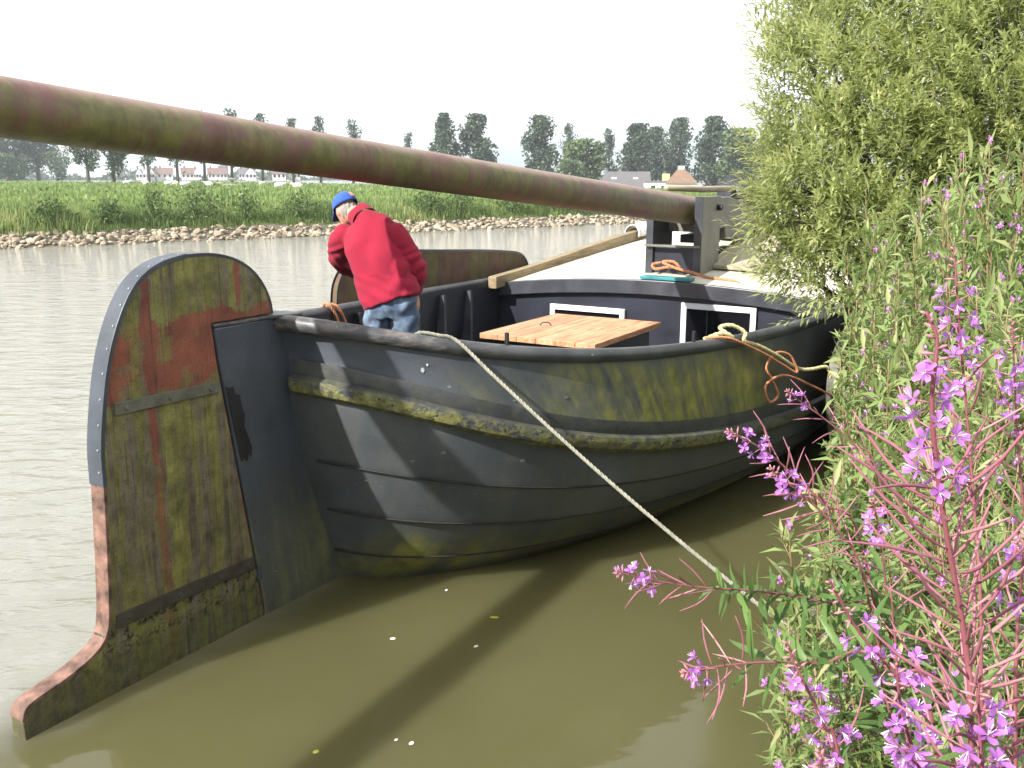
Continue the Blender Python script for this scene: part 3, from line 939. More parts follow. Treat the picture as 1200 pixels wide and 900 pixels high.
base = m.mix(m.ramp(stn, (.42, 0.), (.6, 1.)), m.ramp(m.noise(O, 5), (.3, (.06, .028, .018)), (.7, (.13, .065, .045))), m.ramp(m.noise(O, 8), (.3, (.06, .055, .016)), (.7, (.12, .115, .03))))
m.set(Base_Color=base, Roughness=.75, Normal=m.bump(stn, .2, .01)); MT['rudder2'] = m.m
lf = leeboard(-1, [(3.30, 1.15), (3.36, 1.55), (3.62, 1.74), (4.2, 1.80), (5.3, 1.74), (6.5, 1.655), (6.95, 1.57), (7.1, 1.35), (7.0, 1.05), (6.0, .7), (4.5, .45), (3.6, .65)], 2.30, 0, MT['rim'])
lf["label"] = "raised mossy leeboard on the far side"
ln = leeboard(1, [(4.40, 1.06), (4.34, .80), (4.50, .45), (4.95, .02), (5.6, -.3), (6.6, -.1), (7.6, .5), (8.3, 1.0), (8.2, 1.35), (7.4, 1.40), (6.0, 1.36), (4.9, 1.27)], 2.34, 0, MT['strapm'])
ln["label"] = "brown leeboard hanging on the bank side"

# ---- loose things aboard (all stand or lie on the barge)
def in_boat(o, loc=(0, 0, 0), rz=0.0):
    o.matrix_world = Matrix.Translation((BX, BY, 0)) @ Matrix.Rotation(-TH, 4, 'Z') @ Matrix.Translation(loc) @ Matrix.Rotation(rz, 4, 'Z')
    return o
# timber beam along the far deck edge
P = [(-1.98, 5.75, 1.36), (-2.03, 6.6, 1.40), (-2.06, 7.6, 1.475), (-2.08, 8.8, 1.585), (-2.08, 10.2, 1.695), (-2.06, 11.6, 1.79), (-2.0, 12.6, 1.87)]
P = spline(P, 24)
V, F = [], []
for p in P:
    for dx, dz in ((-.06, -.085), (.06, -.085), (.06, .06), (-.06, .06)): V.append((p[0] + dx, p[1], p[2] + dz))
for i in range(len(P) - 1):
    for k in range(4): F.append((i * 4 + k, i * 4 + (k + 1) % 4, (i + 1) * 4 + (k + 1) % 4, (i + 1) * 4 + k))
e = 4 * (len(P) - 1); F += [(3, 2, 1, 0), (e, e + 1, e + 2, e + 3)]
beam = in_boat(MB().add(V, F).build("timber_beam", MT['beam'], bevel=.012))
tag(beam, "long weathered timber beam along the far edge of the cream deck", "beam")

# turquoise board on the coaming
b_ = in_boat(MB().box(-.30, .30, -.08, .08, 0, .032).build("turquoise_board", MT['turquoise'], bevel=.004), (.10, 6.12, 1.467), R(-4))
tag(b_, "small turquoise painted board lying on the deck edge", "board")

# bent hatch cover
V, F = [], []
N1, N2 = 16, 5
for i in range(N1):
    t = i / (N1 - 1); y = 6.95 + 2.2 * t
    for j in range(N2):
        x = .30 + .62 * j / (N2 - 1) - .30 * t
        z = float(deckz(x, y)) + .02 + .055 * math.sin(math.pi * t) + .10 * t ** 2
        V += [(x, y, z), (x, y, z + .045)]
def vi(i, j, k): return (i * N2 + j) * 2 + k
for i in range(N1 - 1):
    for j in range(N2 - 1):
        F += [(vi(i, j, 1), vi(i, j + 1, 1), vi(i + 1, j + 1, 1), vi(i + 1, j, 1)), (vi(i, j, 0), vi(i + 1, j, 0), vi(i + 1, j + 1, 0), vi(i, j + 1, 0))]
    for j in (0, N2 - 1): F.append((vi(i, j, 0), vi(i, j, 1), vi(i + 1, j, 1), vi(i + 1, j, 0)))
for i in (0, N1 - 1):
    for j in range(N2 - 1): F.append((vi(i, j, 0), vi(i, j + 1, 0), vi(i, j + 1, 1), vi(i, j, 1)))
hc = in_boat(MB().add(V, F).build("hatch_cover", MT['hatch'], smooth=False, bevel=.006))
tag(hc, "bent bleached plywood hatch cover on the deck beside the counterweight", "hatch cover")

# spar resting over the counterweight
sp = in_boat(MB().tube([(-.02, 6.30, 2.47), (0, 7.4, 2.44), (.03, 8.4, 2.435), (.05, 10.6, 2.47)], [.035, .04, .042, .04], 10).build("wooden_spar", MT['hatch'], smooth=True))
tag(sp, "thin pale wooden spar lying above the mast heel", "spar")
# black cowl and coil heap behind the counterweight
mb = MB(); 
mb.tube([(.1, 8.9, 1.75), (.1, 8.85, 2.18), (.08, 8.7, 2.34), (.05, 8.45, 2.40)], [.16, .16, .19, .24], 16)
cow = in_boat(mb.build("ventilator_cowl", MT['rim'], smooth=True)); tag(cow, "dark ventilator cowl standing behind the counterweight", "ventilator")
mb = MB()
ph = np.linspace(0, 2 * math.pi * 7, 260)
rr = .34 + .08 * np.sin(ph * 1.37) + .05 * np.sin(ph * .31)
mb.tube(np.stack([.75 + rr * np.cos(ph), 9.9 + rr * np.sin(ph), 1.68 + .33 * np.linspace(0, 1, 260) + .03 * np.sin(ph * 2.3)], 1), .035, 6)
ch = in_boat(mb.build("hose_coil", MT['black'], smooth=True)); tag(ch, "heap of black hose coiled on the deck near the willow", "hose")
cb = in_boat(MB().box(-.22, .2, 9.35, 9.9, 1.65, 2.42).build("deck_locker", MT['khaki'], bevel=.01)); tag(cb, "small grey deck locker behind the counterweight", "locker")

# pale canvas rag over the beam
N1 = 22; V, F = [], []
for i in range(N1):
    a_ = i / (N1 - 1)
    for j in range(14):
        bb = j / 13
        ang = -1.9 + 3.5 * a_
        rad = .12 + .025 * math.sin(bb * 9 + a_ * 4) + .018 * math.sin(bb * 21 + 2 * a_)
        V.append((-2.07 + rad * math.sin(ang) * (1 if ang > 0 else 1.1), 10.05 + .45 * bb + .05 * math.sin(a_ * 5), 1.70 + .055 * bb + rad * math.cos(ang) * .9 - (.10 * max(0, abs(ang) - 1.2))))
for i in range(N1 - 1):
    for j in range(13): F.append((i * 14 + j, i * 14 + j + 1, (i + 1) * 14 + j + 1, (i + 1) * 14 + j))
rg = in_boat(link("canvas_rag", mesh("canvas_rag", V, F, MT['rag'], True))); so = rg.modifiers.new("s", 'SOLIDIFY'); so.thickness = .012
tag(rg, "crumpled grey-white canvas draped over the timber beam", "canvas")

# ---- ropes
def rope(name, P, r, mat, label, twist=True, n=200, cat="rope"):
    P = spline(P, n)
    mb = MB()
    if twist:
        d = np.r_[0, np.cumsum(np.linalg.norm(np.diff(P, axis=0), axis=1))]
        T = np.gradient(P, axis=0); T /= np.linalg.norm(T, axis=1)[:, None]
        up = np.array([0.31, .17, .93]); A_ = np.cross(T, up); A_ /= np.linalg.norm(A_, axis=1)[:, None]; B_ = np.cross(T, A_)
        for k in range(3):
            ph = d / (r * 7.5) * 2 * math.pi + k * 2 * math.pi / 3
            mb.tube(P + (r * .52) * (np.cos(ph)[:, None] * A_ + np.sin(ph)[:, None] * B_), r * .56, 5)
    else: mb.tube(P, r, 7)
    o = mb.build(name, mat, smooth=True)
    tag(o, label, cat); return o
def gun(s, out=0.0, up=.0):
    b = float(bg_(np.array([s]))[0]); return W((b - .015 + out, s, float(zg(np.array([s]))[0]) + .048 + up))
a0 = gun(.54, -.06, .002); a1 = gun(.605, -.012, .010); a2 = gun(.655, .045, -.012)
e = np.array([1.45, 4.22, .36])
mid = [a2 + (e - a2) * t - np.array([0, 0, .05 * math.sin(math.pi * t)]) for t in (.12, .3, .5, .7, .88)]
rope("mooring_rope", [W((.55, .66, 1.30)), W((.74, .585, 1.58)), a0, a1, a2] + mid + [e, e + np.array([.06, -.16, -.12]), e + np.array([.12, -.3, -.3])], .0108, MT['rope'], "pale twisted mooring rope running from the stern rail to the bank", n=520)

def coil_pts(s, ds, k): return None
g0 = gun(3.02, -.04, .02)
rope("pale_rope", [gun(2.85, -.10, -.02), gun(2.88, .02, .035), gun(2.96, .06, .0), gun(2.98, -.05, .06), gun(3.06, .0, .075), gun(3.12, .07, .02), gun(3.1, .08, -.04), gun(3.3, .10, -.10), gun(3.55, .13, -.20), gun(3.85, .18, -.34), gun(4.0, .24, -.36), gun(4.15, .30, -.36), gun(4.2, .32, -.46)], .016, MT['yellowrope'], "pale yellow rope looped over the near rail beside the orange rope", n=260)
rope("orange_rope", [gun(2.80, -.06, .0), gun(2.84, .04, .01), gun(2.95, .09, -.02), gun(3.3, .13, -.15), gun(3.6, .16, -.28), gun(3.78, .2, -.36), gun(3.72, .16, -.22), gun(3.55, .12, -.18), gun(3.42, .11, -.28), gun(3.5, .13, -.40), gun(3.56, .15, -.52), gun(3.46, .13, -.56), gun(3.40, .12, -.42), gun(3.6, .18, -.36), gun(4.05, .25, -.52), gun(4.4, .3, -.66)], .011, MT['orange'], "knotted orange rope hanging from the near rail", n=260)
rope("tabernacle_rope", [W(p) for p in ((-.12, 6.46, 1.62), (-.20, 6.42, 1.60), (-.16, 6.40, 1.55), (.0, 6.42, 1.58), (.12, 6.43, 1.57), (.05, 6.42, 1.64), (-.08, 6.42, 1.63), (.1, 6.40, 1.57), (.3, 6.40, 1.53), (.48, 6.38, 1.49), (.72, 6.36, 1.475), (.86, 6.34, 1.45))], .017, MT['orange'], "orange rope tied round the foot of the tabernacle", n=160)
fs = lambda s, inn, up: W((-(float(bg_(np.array([s]))[0]) - inn), s, float(zg(np.array([s]))[0]) + up))
rope("far_rail_rope", [fs(2.62, -.06, -.1), fs(2.60, -.01, .06), fs(2.6, .06, .055), fs(2.66, .10, -.06), fs(2.7, .11, -.22), fs(2.74, .12, -.30), fs(2.80, .12, -.16), fs(2.72, .09, .02), fs(2.66, .03, .065)], .014, MT['orange'], "short brown rope end hanging inside the far rail by the person", n=120)

# ------------------------------------------------------------------ the person leaning over in the stern
PB = W((.10, 1.20, .93))                       # floor point under the hips
person = empty("person", tuple(PB)); tag(person, "person in red fleece, jeans and blue cap leaning over in the stern", "person"); person.scale = (.93, .93, .93)
_pl = [(hull_b(x, .80) - .09, x) for x in np.linspace(.75, 2.2, 9)]
MB().prism(_pl + [(-a, b2) for a, b2 in _pl[::-1]], .87, .93, 'z').build("helm_platform", MT['navy'], barge)

def vec(*a): return np.array(a, float)
def unit(a): a = np.asarray(a, float); return a / (np.linalg.norm(a) + 1e-12)
def loft(mb, C, RA, RB, side, seg=20, pw=2.0):
    "elliptical rings along centres C; the a-axis follows `side`"
    C = np.asarray(C, float); n = len(C)
    T = np.gradient(C, axis=0)
    V, F = [], []
    for i in range(n):
        t = unit(T[i]); a = unit(side - t * (side @ t)); b = np.cross(t, a)
        for k in range(seg):
            an = 2 * math.pi * k / seg
            ca, sa = math.cos(an), math.sin(an)
            ca = math.copysign(abs(ca) ** (2 / pw), ca); sa = math.copysign(abs(sa) ** (2 / pw), sa)
            V.append(C[i] + a * RA[i] * ca + b * RB[i] * sa)
    for i in range(n - 1):
        for k in range(seg): F.append((i * seg + k, i * seg + (k + 1) % seg, (i + 1) * seg + (k + 1) % seg, (i + 1) * seg + k))
    F += [tuple(range(seg))[::-1], tuple((n - 1) * seg + k for k in range(seg))]
    mb.add(V, F); return mb
def limb(mb, P, r, n=14, seg=16):
    P = np.asarray(P, float); C = spline(P, n); rr = np.interp(np.linspace(0, len(P) - 1, n), range(len(P)), r)
    return loft(mb, C, rr, rr, vec(1, .3, .1) if abs(unit(P[-1] - P[0]) @ unit(vec(1, .3, .1))) < .8 else vec(0, 1, 0), seg)
def ball(mb, c, ax, R3, seg=18, rings=10):
    "ellipsoid with axes ax (3 unit vectors) and radii R3"
    V, F = [], []
    for i in range(rings + 1):
        ph = math.pi * (i / rings - .5)
        for k in range(seg):
            a = 2 * math.pi * k / seg
            V.append(np.asarray(c) + ax[0] * R3[0] * math.cos(ph) * math.cos(a) + ax[1] * R3[1] * math.cos(ph) * math.sin(a) + ax[2] * R3[2] * math.sin(ph))
    for i in range(rings):
        for k in range(seg): F.append((i * seg + k, i * seg + (k + 1) % seg, (i + 1) * seg + (k + 1) % seg, (i + 1) * seg + k))
    mb.add(V, F); return mb
def fuse(mb, name, mat, parent, voxel, iters=4, disp=None):
    "voxel-union of overlapping closed shapes into one continuous skin"
    me = mesh("tmp", mb.v, mb.f)
    bm = bmesh.new(); bm.from_mesh(me); bmesh.ops.remove_doubles(bm, verts=bm.verts, dist=1e-5); bmesh.ops.recalc_face_normals(bm, faces=bm.faces); bm.to_mesh(me); bm.free()
    o = bpy.data.objects.new("tmp", me); col.objects.link(o)
    r = o.modifiers.new("r", 'REMESH'); r.mode = 'VOXEL'; r.voxel_size = voxel
    sm = o.modifiers.new("s", 'SMOOTH'); sm.factor = .5; sm.iterations = iters
    dg = bpy.context.evaluated_depsgraph_get()
    me2 = bpy.data.meshes.new_from_object(o.evaluated_get(dg))
    bpy.data.objects.remove(o); bpy.data.meshes.remove(me)
    me2.name = name; me2.materials.clear(); me2.materials.append(mat)
    n = len(me2.vertices); co = np.empty(n * 3, np.float32); me2.vertices.foreach_get('co', co); co = co.reshape(-1, 3)
    if disp is not None:
        no = np.empty(n * 3, np.float32); me2.vertices.foreach_get('normal', no); no = no.reshape(-1, 3)
        co = co + no * disp(co)[:, None]
        me2.vertices.foreach_set('co', co.astype(np.float32).ravel())
    me2.polygons.foreach_set('use_smooth', np.ones(len(me2.polygons), bool)); me2.update()
    return link(name, me2, parent)

SH = unit(vec(.40, -.17, .03))                 # line of the shoulders
# head frame
HC = vec(-.355, .36, 1.545); FH = unit(vec(-.50, .70, -.48)); UH = unit(vec(-.30, .25, .9) - FH * (vec(-.30, .25, .9) @ FH)); LH = np.cross(UH, FH)
Rsh, Rel, Rwr = vec(.015, .10, 1.395), vec(.165, .07, 1.13), vec(.168, .13, .945)
Lsh, Lel, Lwr = vec(-.355, .27, 1.365), vec(-.435, .43, 1.17), vec(-.36, .66, 1.06)
hipL, hipR = vec(-.095, .01, .93), vec(.095, -.03, .93)
knL, knR = vec(-.115, .06, .49), vec(.125, .01, .49)
anL, anR = vec(-.10, -.01, .09), vec(.135, -.06, .09)
# body: one continuous skin
b = MB()
loft(b, [(0, 0, .86), (-.02, .02, .95), (-.05, .05, 1.1), (-.12, .13, 1.28), (-.17, .18, 1.42), (-.20, .215, 1.49)], [.16, .17, .15, .175, .18, .08], [.11, .12, .10, .11, .09, .07], SH)
limb(b, [(-.19, .21, 1.46), (-.25, .26, 1.51), (-.31, .32, 1.53)], [.062, .058, .06], 8)
ball(b, HC, (FH, LH, UH), (.098, .077, .118))
ball(b, HC + FH * .035 - UH * .06, (FH, LH, UH), (.062, .056, .062))          # jaw
ball(b, HC + FH * .100 - UH * .012, (FH, LH, UH), (.022, .012, .024), 10, 6)  # nose
ball(b, HC + FH * .078 - UH * .062, (FH, LH, UH), (.014, .026, .010), 10, 6)  # mouth
for sd in (1, -1):
    ball(b, HC + LH * .078 * sd - FH * .008 - UH * .008, (FH, LH, UH), (.020, .010, .032), 10, 6)  # ear
    ball(b, HC + FH * .080 + LH * .033 * sd + UH * .020, (FH, LH, UH), (.014, .022, .010), 10, 6)  # brow
for sh, el, wr in ((Rsh, Rel, Rwr), (Lsh, Lel, Lwr)):
    limb(b, [sh, el, wr], [.055, .045, .03])
for hp, kn, an in ((hipL, knL, anL), (hipR, knR, anR)):
    limb(b, [hp, kn, an], [.085, .058, .042], 16)
    limb(b, [an, an + vec(-.03, .12, -.045), an + vec(-.05, .19, -.06)], [.042, .035, .028], 8)
def hand(b, wr, d, palm_n, curl):
    d = unit(d); sd = unit(np.cross(palm_n, d)); pn = unit(np.cross(d, sd))
    loft(b, [wr - d * .01, wr + d * .03, wr + d * .085], [.026, .038, .040], [.018, .017, .014], sd, 14)
    for k, ln in enumerate((.068, .078, .074, .058)):
        r0 = wr + d * .08 + sd * (.029 - .0195 * k)
        p1 = r0 + d * ln * .45 + pn * curl * .008; p2 = p1 + unit(d + pn * curl * .6) * ln * .32; p3 = p2 + unit(d + pn * curl * 1.3) * ln * .28
        limb(b, [r0, p1, p2, p3], [.0095, .009, .008, .0065], 9, 8)
    t0 = wr + d * .02 + sd * .030; limb(b, [t0, t0 + unit(d * .7 + sd * .6 + pn * .3) * .038, t0 + unit(d * .9 + sd * .45 + pn * .5) * .068], [.0125, .011, .008], 8, 8)
hand(b, Rwr + vec(.0, .005, -.01), vec(.02, .12, -1), vec(-.7, .6, .1), .8)
hand(b, Lwr, vec(.2, 1, -.25), vec(.1, -.2, -1), .7)
body = fuse(b, "body", MT['skin'], person, .0075, 3)
for sd in (1, -1):
    m2 = MB(); ball(m2, HC + FH * .087 + LH * .032 * sd + UH * .004, (FH, LH, UH), (.010, .013, .010), 10, 6); m2.build("eye", MT['white'], body, True)
# hair at the nape
h_ = MB()
ball(h_, HC - FH * .016 - UH * .012, (FH, LH, UH), (.088, .076, .090))
hair = fuse(h_, "hair", MT['hair'], person, .008, 2, lambda c: .004 * np.sin(c[:, 0] * 190 + c[:, 2] * 60) )
# jacket
def folds(c):
    x, y, z = c.T
    w = .006 * np.sin(38 * (x * .9 + z * .55) + 5 * np.sin(7 * z)) * smooth(z, .9, 1.0)
    w += .005 * np.sin(55 * (z - .5 * x) + 4 * np.sin(9 * x)) * (x > .03)
    w += .007 * np.sin(24 * (z * .8 - x * .6) + 3 * np.sin(11 * x + 2))
    w += .004 * np.sin(70 * z + 30 * x) * (z < 1.1)
    return w
j = MB()
loft(j, [(.012, -.005, .90), (-.002, .005, .945), (-.03, .035, 1.03), (-.085, .09, 1.18), (-.135, .145, 1.31), (-.165, .18, 1.40), (-.185, .20, 1.465), (-.20, .22, 1.51)],
     [.224, .224, .222, .226, .228, .208, .150, .088], [.156, .160, .160, .160, .152, .126, .098, .075], SH, 24, 2.3)
ball(j, Rsh + vec(-.02, .01, -.005), (vec(1, 0, 0), vec(0, 1, 0), vec(0, 0, 1)), (.10, .10, .085)); ball(j, Lsh + vec(.01, 0, .0), (vec(1, 0, 0), vec(0, 1, 0), vec(0, 0, 1)), (.10, .10, .09))
jacket = fuse(j, "jacket", MT['fleece'], person, .0095, 4, folds)
def sfolds(c):
    x, y, z = c.T
    w = .006 * np.sin(62 * (z + .35 * x) + 5 * np.sin(14 * x)) * (1 - smooth(z, 1.15, 1.38)) + .005 * np.sin(44 * (z - .8 * x) + 3 * np.sin(25 * z))
    return w
for P_, r_ in (([Rsh + vec(-.045, .015, .035), Rsh + vec(.035, -.02, -.04), Rel + vec(.01, -.01, .02), Rel + vec(.012, .03, -.07), Rwr + vec(.0, -.01, .035)], [.070, .100, .082, .074, .054]),
               ([Lsh + vec(.05, -.03, .03), Lsh + vec(-.03, .02, -.05), Lel, (Lel + Lwr) / 2, Lwr], [.070, .100, .082, .072, .054])):
    j = MB(); limb(j, P_, r_, 22, 20); sl = fuse(j, "sleeve", MT['fleece'], jacket, .009, 3, sfolds)
    j = MB(); d_ = unit(P_[-1] - P_[-2]); limb(j, [P_[-1] - d_ * .012, P_[-1] + d_ * .012, P_[-1] + d_ * .030], [.050, .047, .042], 6); j.build("cuff", MT['fleece'], jacket, True)
# turned-up collar: open ring round the neck
CT = unit(vec(-.10, .10, .09)); CA = unit(SH - CT * (SH @ CT)); CB = np.cross(CT, CA); V, F = [], []
for i, (h_, r0) in enumerate(((0, .098), (.035, .094), (.075, .088), (.082, .082), (.070, .076), (.02, .074))):
    for k in range(28):
        a = 2 * math.pi * k / 28
        V.append(vec(-.205, .222, 1.485) + CT * (h_ + .008 * math.sin(3 * a + i)) + CA * r0 * 1.06 * math.cos(a) + CB * r0 * .95 * math.sin(a))
for i in range(5):
    for k in range(28): F.append((i * 28 + k, i * 28 + (k + 1) % 28, (i + 1) * 28 + (k + 1) % 28, (i + 1) * 28 + k))
MB().add(V, F).build("collar", MT['fleece'], jacket, True)
# jeans
def jf(c):
    x, y, z = c.T
    return .006 * np.sin(46 * z + 22 * x + 3 * np.sin(20 * x)) + .004 * np.sin(30 * z - 50 * x)
j = MB()
loft(j, [(0, 0, 1.0), (0, -.005, .95), (0, -.01, .86), (0, -.005, .80)], [.160, .178, .180, .165], [.110, .126, .128, .105], unit(vec(.98, -.2, 0)), 22, 2.3)
for hp, kn, an in ((hipL, knL, anL), (hipR, knR, anR)):
    limb(j, [hp, (hp + kn) / 2, kn, (kn + an) / 2, an], [.105, .097, .083, .075, .072], 18)
jeans = fuse(j, "jeans", MT['denim'], person, .010, 3, jf)
# back pockets and belt-line of the jeans
# shoes
for an in (anL, anR):
    m2 = MB(); a0 = an + vec(.01, -.05, -.05)
    loft(m2, [a0 + vec(0, -.02, 0), a0 + vec(0, .04, 0), a0 + vec(-.02, .12, -.005), a0 + vec(-.045, .21, -.012), a0 + vec(-.05, .25, -.02)], [.034, .043, .045, .046, .025], [.036, .042, .036, .026, .016], vec(1, .2, 0), 14)
    m2.build("shoe", MT['boot'], person, True)
# cap
m2 = MB(); V, F = [], []
seg, rg_ = 28, 10
for i in range(rg_ + 1):
    ph = math.pi / 2 * i / rg_
    for k in range(seg):
        a = 2 * math.pi * k / seg
        V.append(HC + UH * (.028 + .104 * math.sin(ph)) + (FH * .113 * math.cos(a) + LH * .093 * math.sin(a)) * (math.cos(ph) ** .75 if ph < 1.57 else 0.0) - FH * .006)
for i in range(rg_):
    for k in range(seg): F.append((i * seg + k, i * seg + (k + 1) % seg, (i + 1) * seg + (k + 1) % seg, (i + 1) * seg + k))
cap = MB().add(V, F).build("cap", MT['capblue'], person, True)
s_ = cap.modifiers.new("s", 'SOLIDIFY'); s_.thickness = .004
V, F = [], []
for i in range(9):
    a = -1.05 + 2.1 * i / 8
    for k, rr in enumerate((1.0, 1.35, 1.72)):
        V.append(HC + UH * (.030 - .012 * k - .03 * abs(math.sin(a)) * k / 2) + FH * (.105 * math.cos(a) * (rr if True else 1)) + LH * .090 * math.sin(a) * (1 + .08 * k))
for i in range(8):
    for k in range(2): F.append((i * 3 + k, i * 3 + k + 1, (i + 1) * 3 + k + 1, (i + 1) * 3 + k))
br = MB().add(V, F).build("brim", MT['capblue'], cap, True); s_ = br.modifiers.new("s", 'SOLIDIFY'); s_.thickness = .005
m2 = MB(); ball(m2, HC + UH * .134 - FH * .006, (FH, LH, UH), (.010, .010, .006), 10, 6); m2.build("cap_button", MT['capblue'], cap, True)
V, F = [], []
for i in range(7):
    for k in range(4):
        a = math.pi + .05 - .75 + .62 * i / 6; ph = math.pi / 2 * (.18 + .26 * k / 3)
        V.append(HC + UH * (.028 + .107 * math.sin(ph)) + (FH * .1165 * math.cos(-a) + LH * .0965 * math.sin(-a)) * math.cos(ph) ** .75 - FH * .006)
for i in range(6):
    for k in range(3): F.append((i * 4 + k, i * 4 + k + 1, (i + 1) * 4 + k + 1, (i + 1) * 4 + k))
MB().add(V, F).build("cap_patch", MT['patch'], cap, True)

# ------------------------------------------------------------------ far bank: stones, reeds, meadow life, trees, houses
def fbp(a, d):
    return FB0[None, :] + np.outer(a, FBD) + np.outer(d, FBN)
def fz(a, d):
    z = np.interp(d, [p[0] for p in prof], [p[1] for p in prof])
    return z - 3.2 * smooth(np.asarray(a, float), 55, 140) * smooth(np.asarray(d, float), 12, 80)

def orient(D, N):
    "orthonormal frames from directions D and rough normals N"
    D = D / (np.linalg.norm(D, axis=1)[:, None] + 1e-9)
    S = np.cross(D, N); S /= np.linalg.norm(S, axis=1)[:, None] + 1e-9
    return D, S, np.cross(S, D)
def leaves(P, D, N, L, Wd, droop=.15, fold=.25):
    "narrow folded leaves: 6 verts, 4 triangles each"
    D, S, N = orient(D, N); n = len(P); L = np.broadcast_to(L, (n,))[:, None]; Wd = np.broadcast_to(Wd, (n,))[:, None]
    dn = -N * L * droop
    base = P; m1 = P + D * L * .45 + dn * .25
    l1 = m1 + S * Wd * .5 + N * Wd * fold; r1 = m1 - S * Wd * .5 + N * Wd * fold
    tip = P + D * L + dn
    V = np.stack([base, l1, m1, r1, tip], 1).reshape(-1, 3)
    o = (np.arange(n) * 5)[:, None]
    F = np.concatenate([o + [0, 2, 1], o + [0, 3, 2], o + [1, 2, 4], o + [2, 3, 4]], 1).reshape(-1, 3)
    return V, F, 5
def blades(P, H, Wd, lean, rngx):
    n = len(P); a = rngx.uniform(0, 2 * math.pi, n); S = np.stack([np.cos(a), np.sin(a), 0 * a], 1)
    b_ = rngx.uniform(0, 2 * math.pi, n); Ld = np.stack([np.cos(b_), np.sin(b_), 0 * b_], 1) * (lean * H * rngx.uniform(.3, 1, n))[:, None]
    Z = np.array([0, 0, 1.0])[None]
    H_, W_ = H[:, None], Wd[:, None]
    V = np.stack([P - S * W_ * .5, P + S * W_ * .5, P + Z * H_ * .6 + Ld * .35 - S * W_ * .4, P + Z * H_ * .6 + Ld * .35 + S * W_ * .4, P + Z * H_ + Ld], 1).reshape(-1, 3)
    o = (np.arange(n) * 5)[:, None]
    F = np.concatenate([o + [0, 1, 3], o + [0, 3, 2], o + [2, 3, 4]], 1).reshape(-1, 3)
    return V, F, 5
def unitrand(n):
    v = rng.normal(size=(n, 3)); return v / np.linalg.norm(v, axis=1)[:, None]

# stones
MT['stone'] = (lambda m: (m.set(Base_Color=m.mix(m.n("ShaderNodeObjectInfo").outputs['Random'], m.ramp(m.noise(m.coord('World'), 2.2, 3), (.3, (.15, .12, .085)), (.5, (.33, .27, .19)), (.7, (.50, .44, .34))), (.25, .205, .15)), Roughness=.9), m.m)[1])(NB("riprap_stone"))
rip = link("stone_revetment", mesh("stone_revetment", [fb(a, d, z) for d, z in ((-.3, -.12), (1.75, .52)) for a in (-60, 120)], [(0, 1, 3, 2)], simple("wet_gravel", (.10, .085, .06), .9)))
tag(rip, "band of tan stones along the far waterline", "revetment", kind='structure')
variants = []
for k in range(7):
    bm = bmesh.new(); bmesh.ops.create_icosphere(bm, subdivisions=1, radius=.5)
    r_ = np.random.default_rng(40 + k)
    for v_ in bm.verts:
        v_.co *= r_.uniform(.72, 1.2); v_.co.z *= .62; v_.co.x *= 1.25
    me = bpy.data.meshes.new("stone"); bm.to_mesh(me); bm.free(); me.materials.append(MT['stone']); variants.append(me)
ns = 3000
A_ = rng.uniform(-22, 62, ns); D_ = rng.uniform(-.05, 1.35, ns); SZ = rng.gamma(4, .046, ns).clip(.08, .38)
pp = fbp(A_, D_); zz = np.interp(D_, [-.3, 1.75], [-.10, .53]) + SZ * .10
vis = np.argsort(-(SZ / np.linalg.norm(pp, axis=1)) * ((A_ > -2) & (A_ < 34)))
RZ = rng.uniform(0, 6.28, (ns, 3)) * [.15, .15, 1]
for i in vis[:300]:
    o = link("stone", variants[i % 7], rip); o.location = (pp[i, 0], pp[i, 1], zz[i]); o.scale = (SZ[i],) * 3; o.rotation_euler = RZ[i]
VV, FF, off = [], [], 0
vco = [np.array([v_.co[:] for v_ in me.vertices]) for me in variants]; vfa = [np.array([p.vertices[:] for p in me.polygons]) for me in variants]
for i in vis[300:]:
    c_, s2 = math.cos(RZ[i][2]), math.sin(RZ[i][2]); q = vco[i % 7] * SZ[i]
    VV.append(np.stack([q[:, 0] * c_ - q[:, 1] * s2 + pp[i, 0], q[:, 0] * s2 + q[:, 1] * c_ + pp[i, 1], q[:, 2] + zz[i]], 1)); FF.append(vfa[i % 7] + off); off += len(q)
rest = link("small_stones", fastmesh("small_stones", np.concatenate(VV), np.concatenate(FF), MT['stone']), rip); rest["kind"] = "stuff"

# reeds and grass on the far verge and the meadow
MT['verge'] = mat_leaf("verge_grass", (.062, .10, .030), (.19, .262, .078), .35, .6, (.38, .34, .16))
def tuft_tint(A, D, n):
    t = .42 + .30 * np.sin(A * .55 + 1.3 * np.sin(D * .8)) * np.sin(A * .23 + D * .4) + rng.normal(0, .2, n) + .18 * (np.sin(A * 1.7 + 2 * np.sin(A * .37)) > .6)
    return t
n = 56000
A_ = rng.uniform(-16, 66, n); D_ = 1.05 + rng.gamma(1.5, 2.0, n)
hmod = .75 + .4 * np.sin(A_ * .7) * np.sin(A_ * .31 + 1) + .25 * np.sin(A_ * 2.1 + D_)
H_ = rng.uniform(.22, .66, n) * np.clip(hmod, .35, 1.5) * np.clip(1.25 - D_ * .06, .45, 1.2)
p2 = fbp(A_, D_); P = np.c_[p2, fz(A_, D_) - .03]
V, F, k = blades(P, H_, rng.uniform(.025, .06, n), .35, rng)
t = np.clip(tuft_tint(A_, D_, n), 0, 1)
o = link("verge_grass", fastmesh("verge_grass", V, F, MT['verge'], tint=np.repeat(t, k))); tag(o, "tall rough grass and reeds along the far bank", "grass", kind='stuff')
n = 60000
D_ = 8 + 150 * rng.uniform(0, 1, n) ** 2.2; A_ = rng.uniform(-20, 75, n) * (1 + D_ / 60)
p2 = fbp(A_, D_); P = np.c_[p2, fz(A_, D_) - .03]
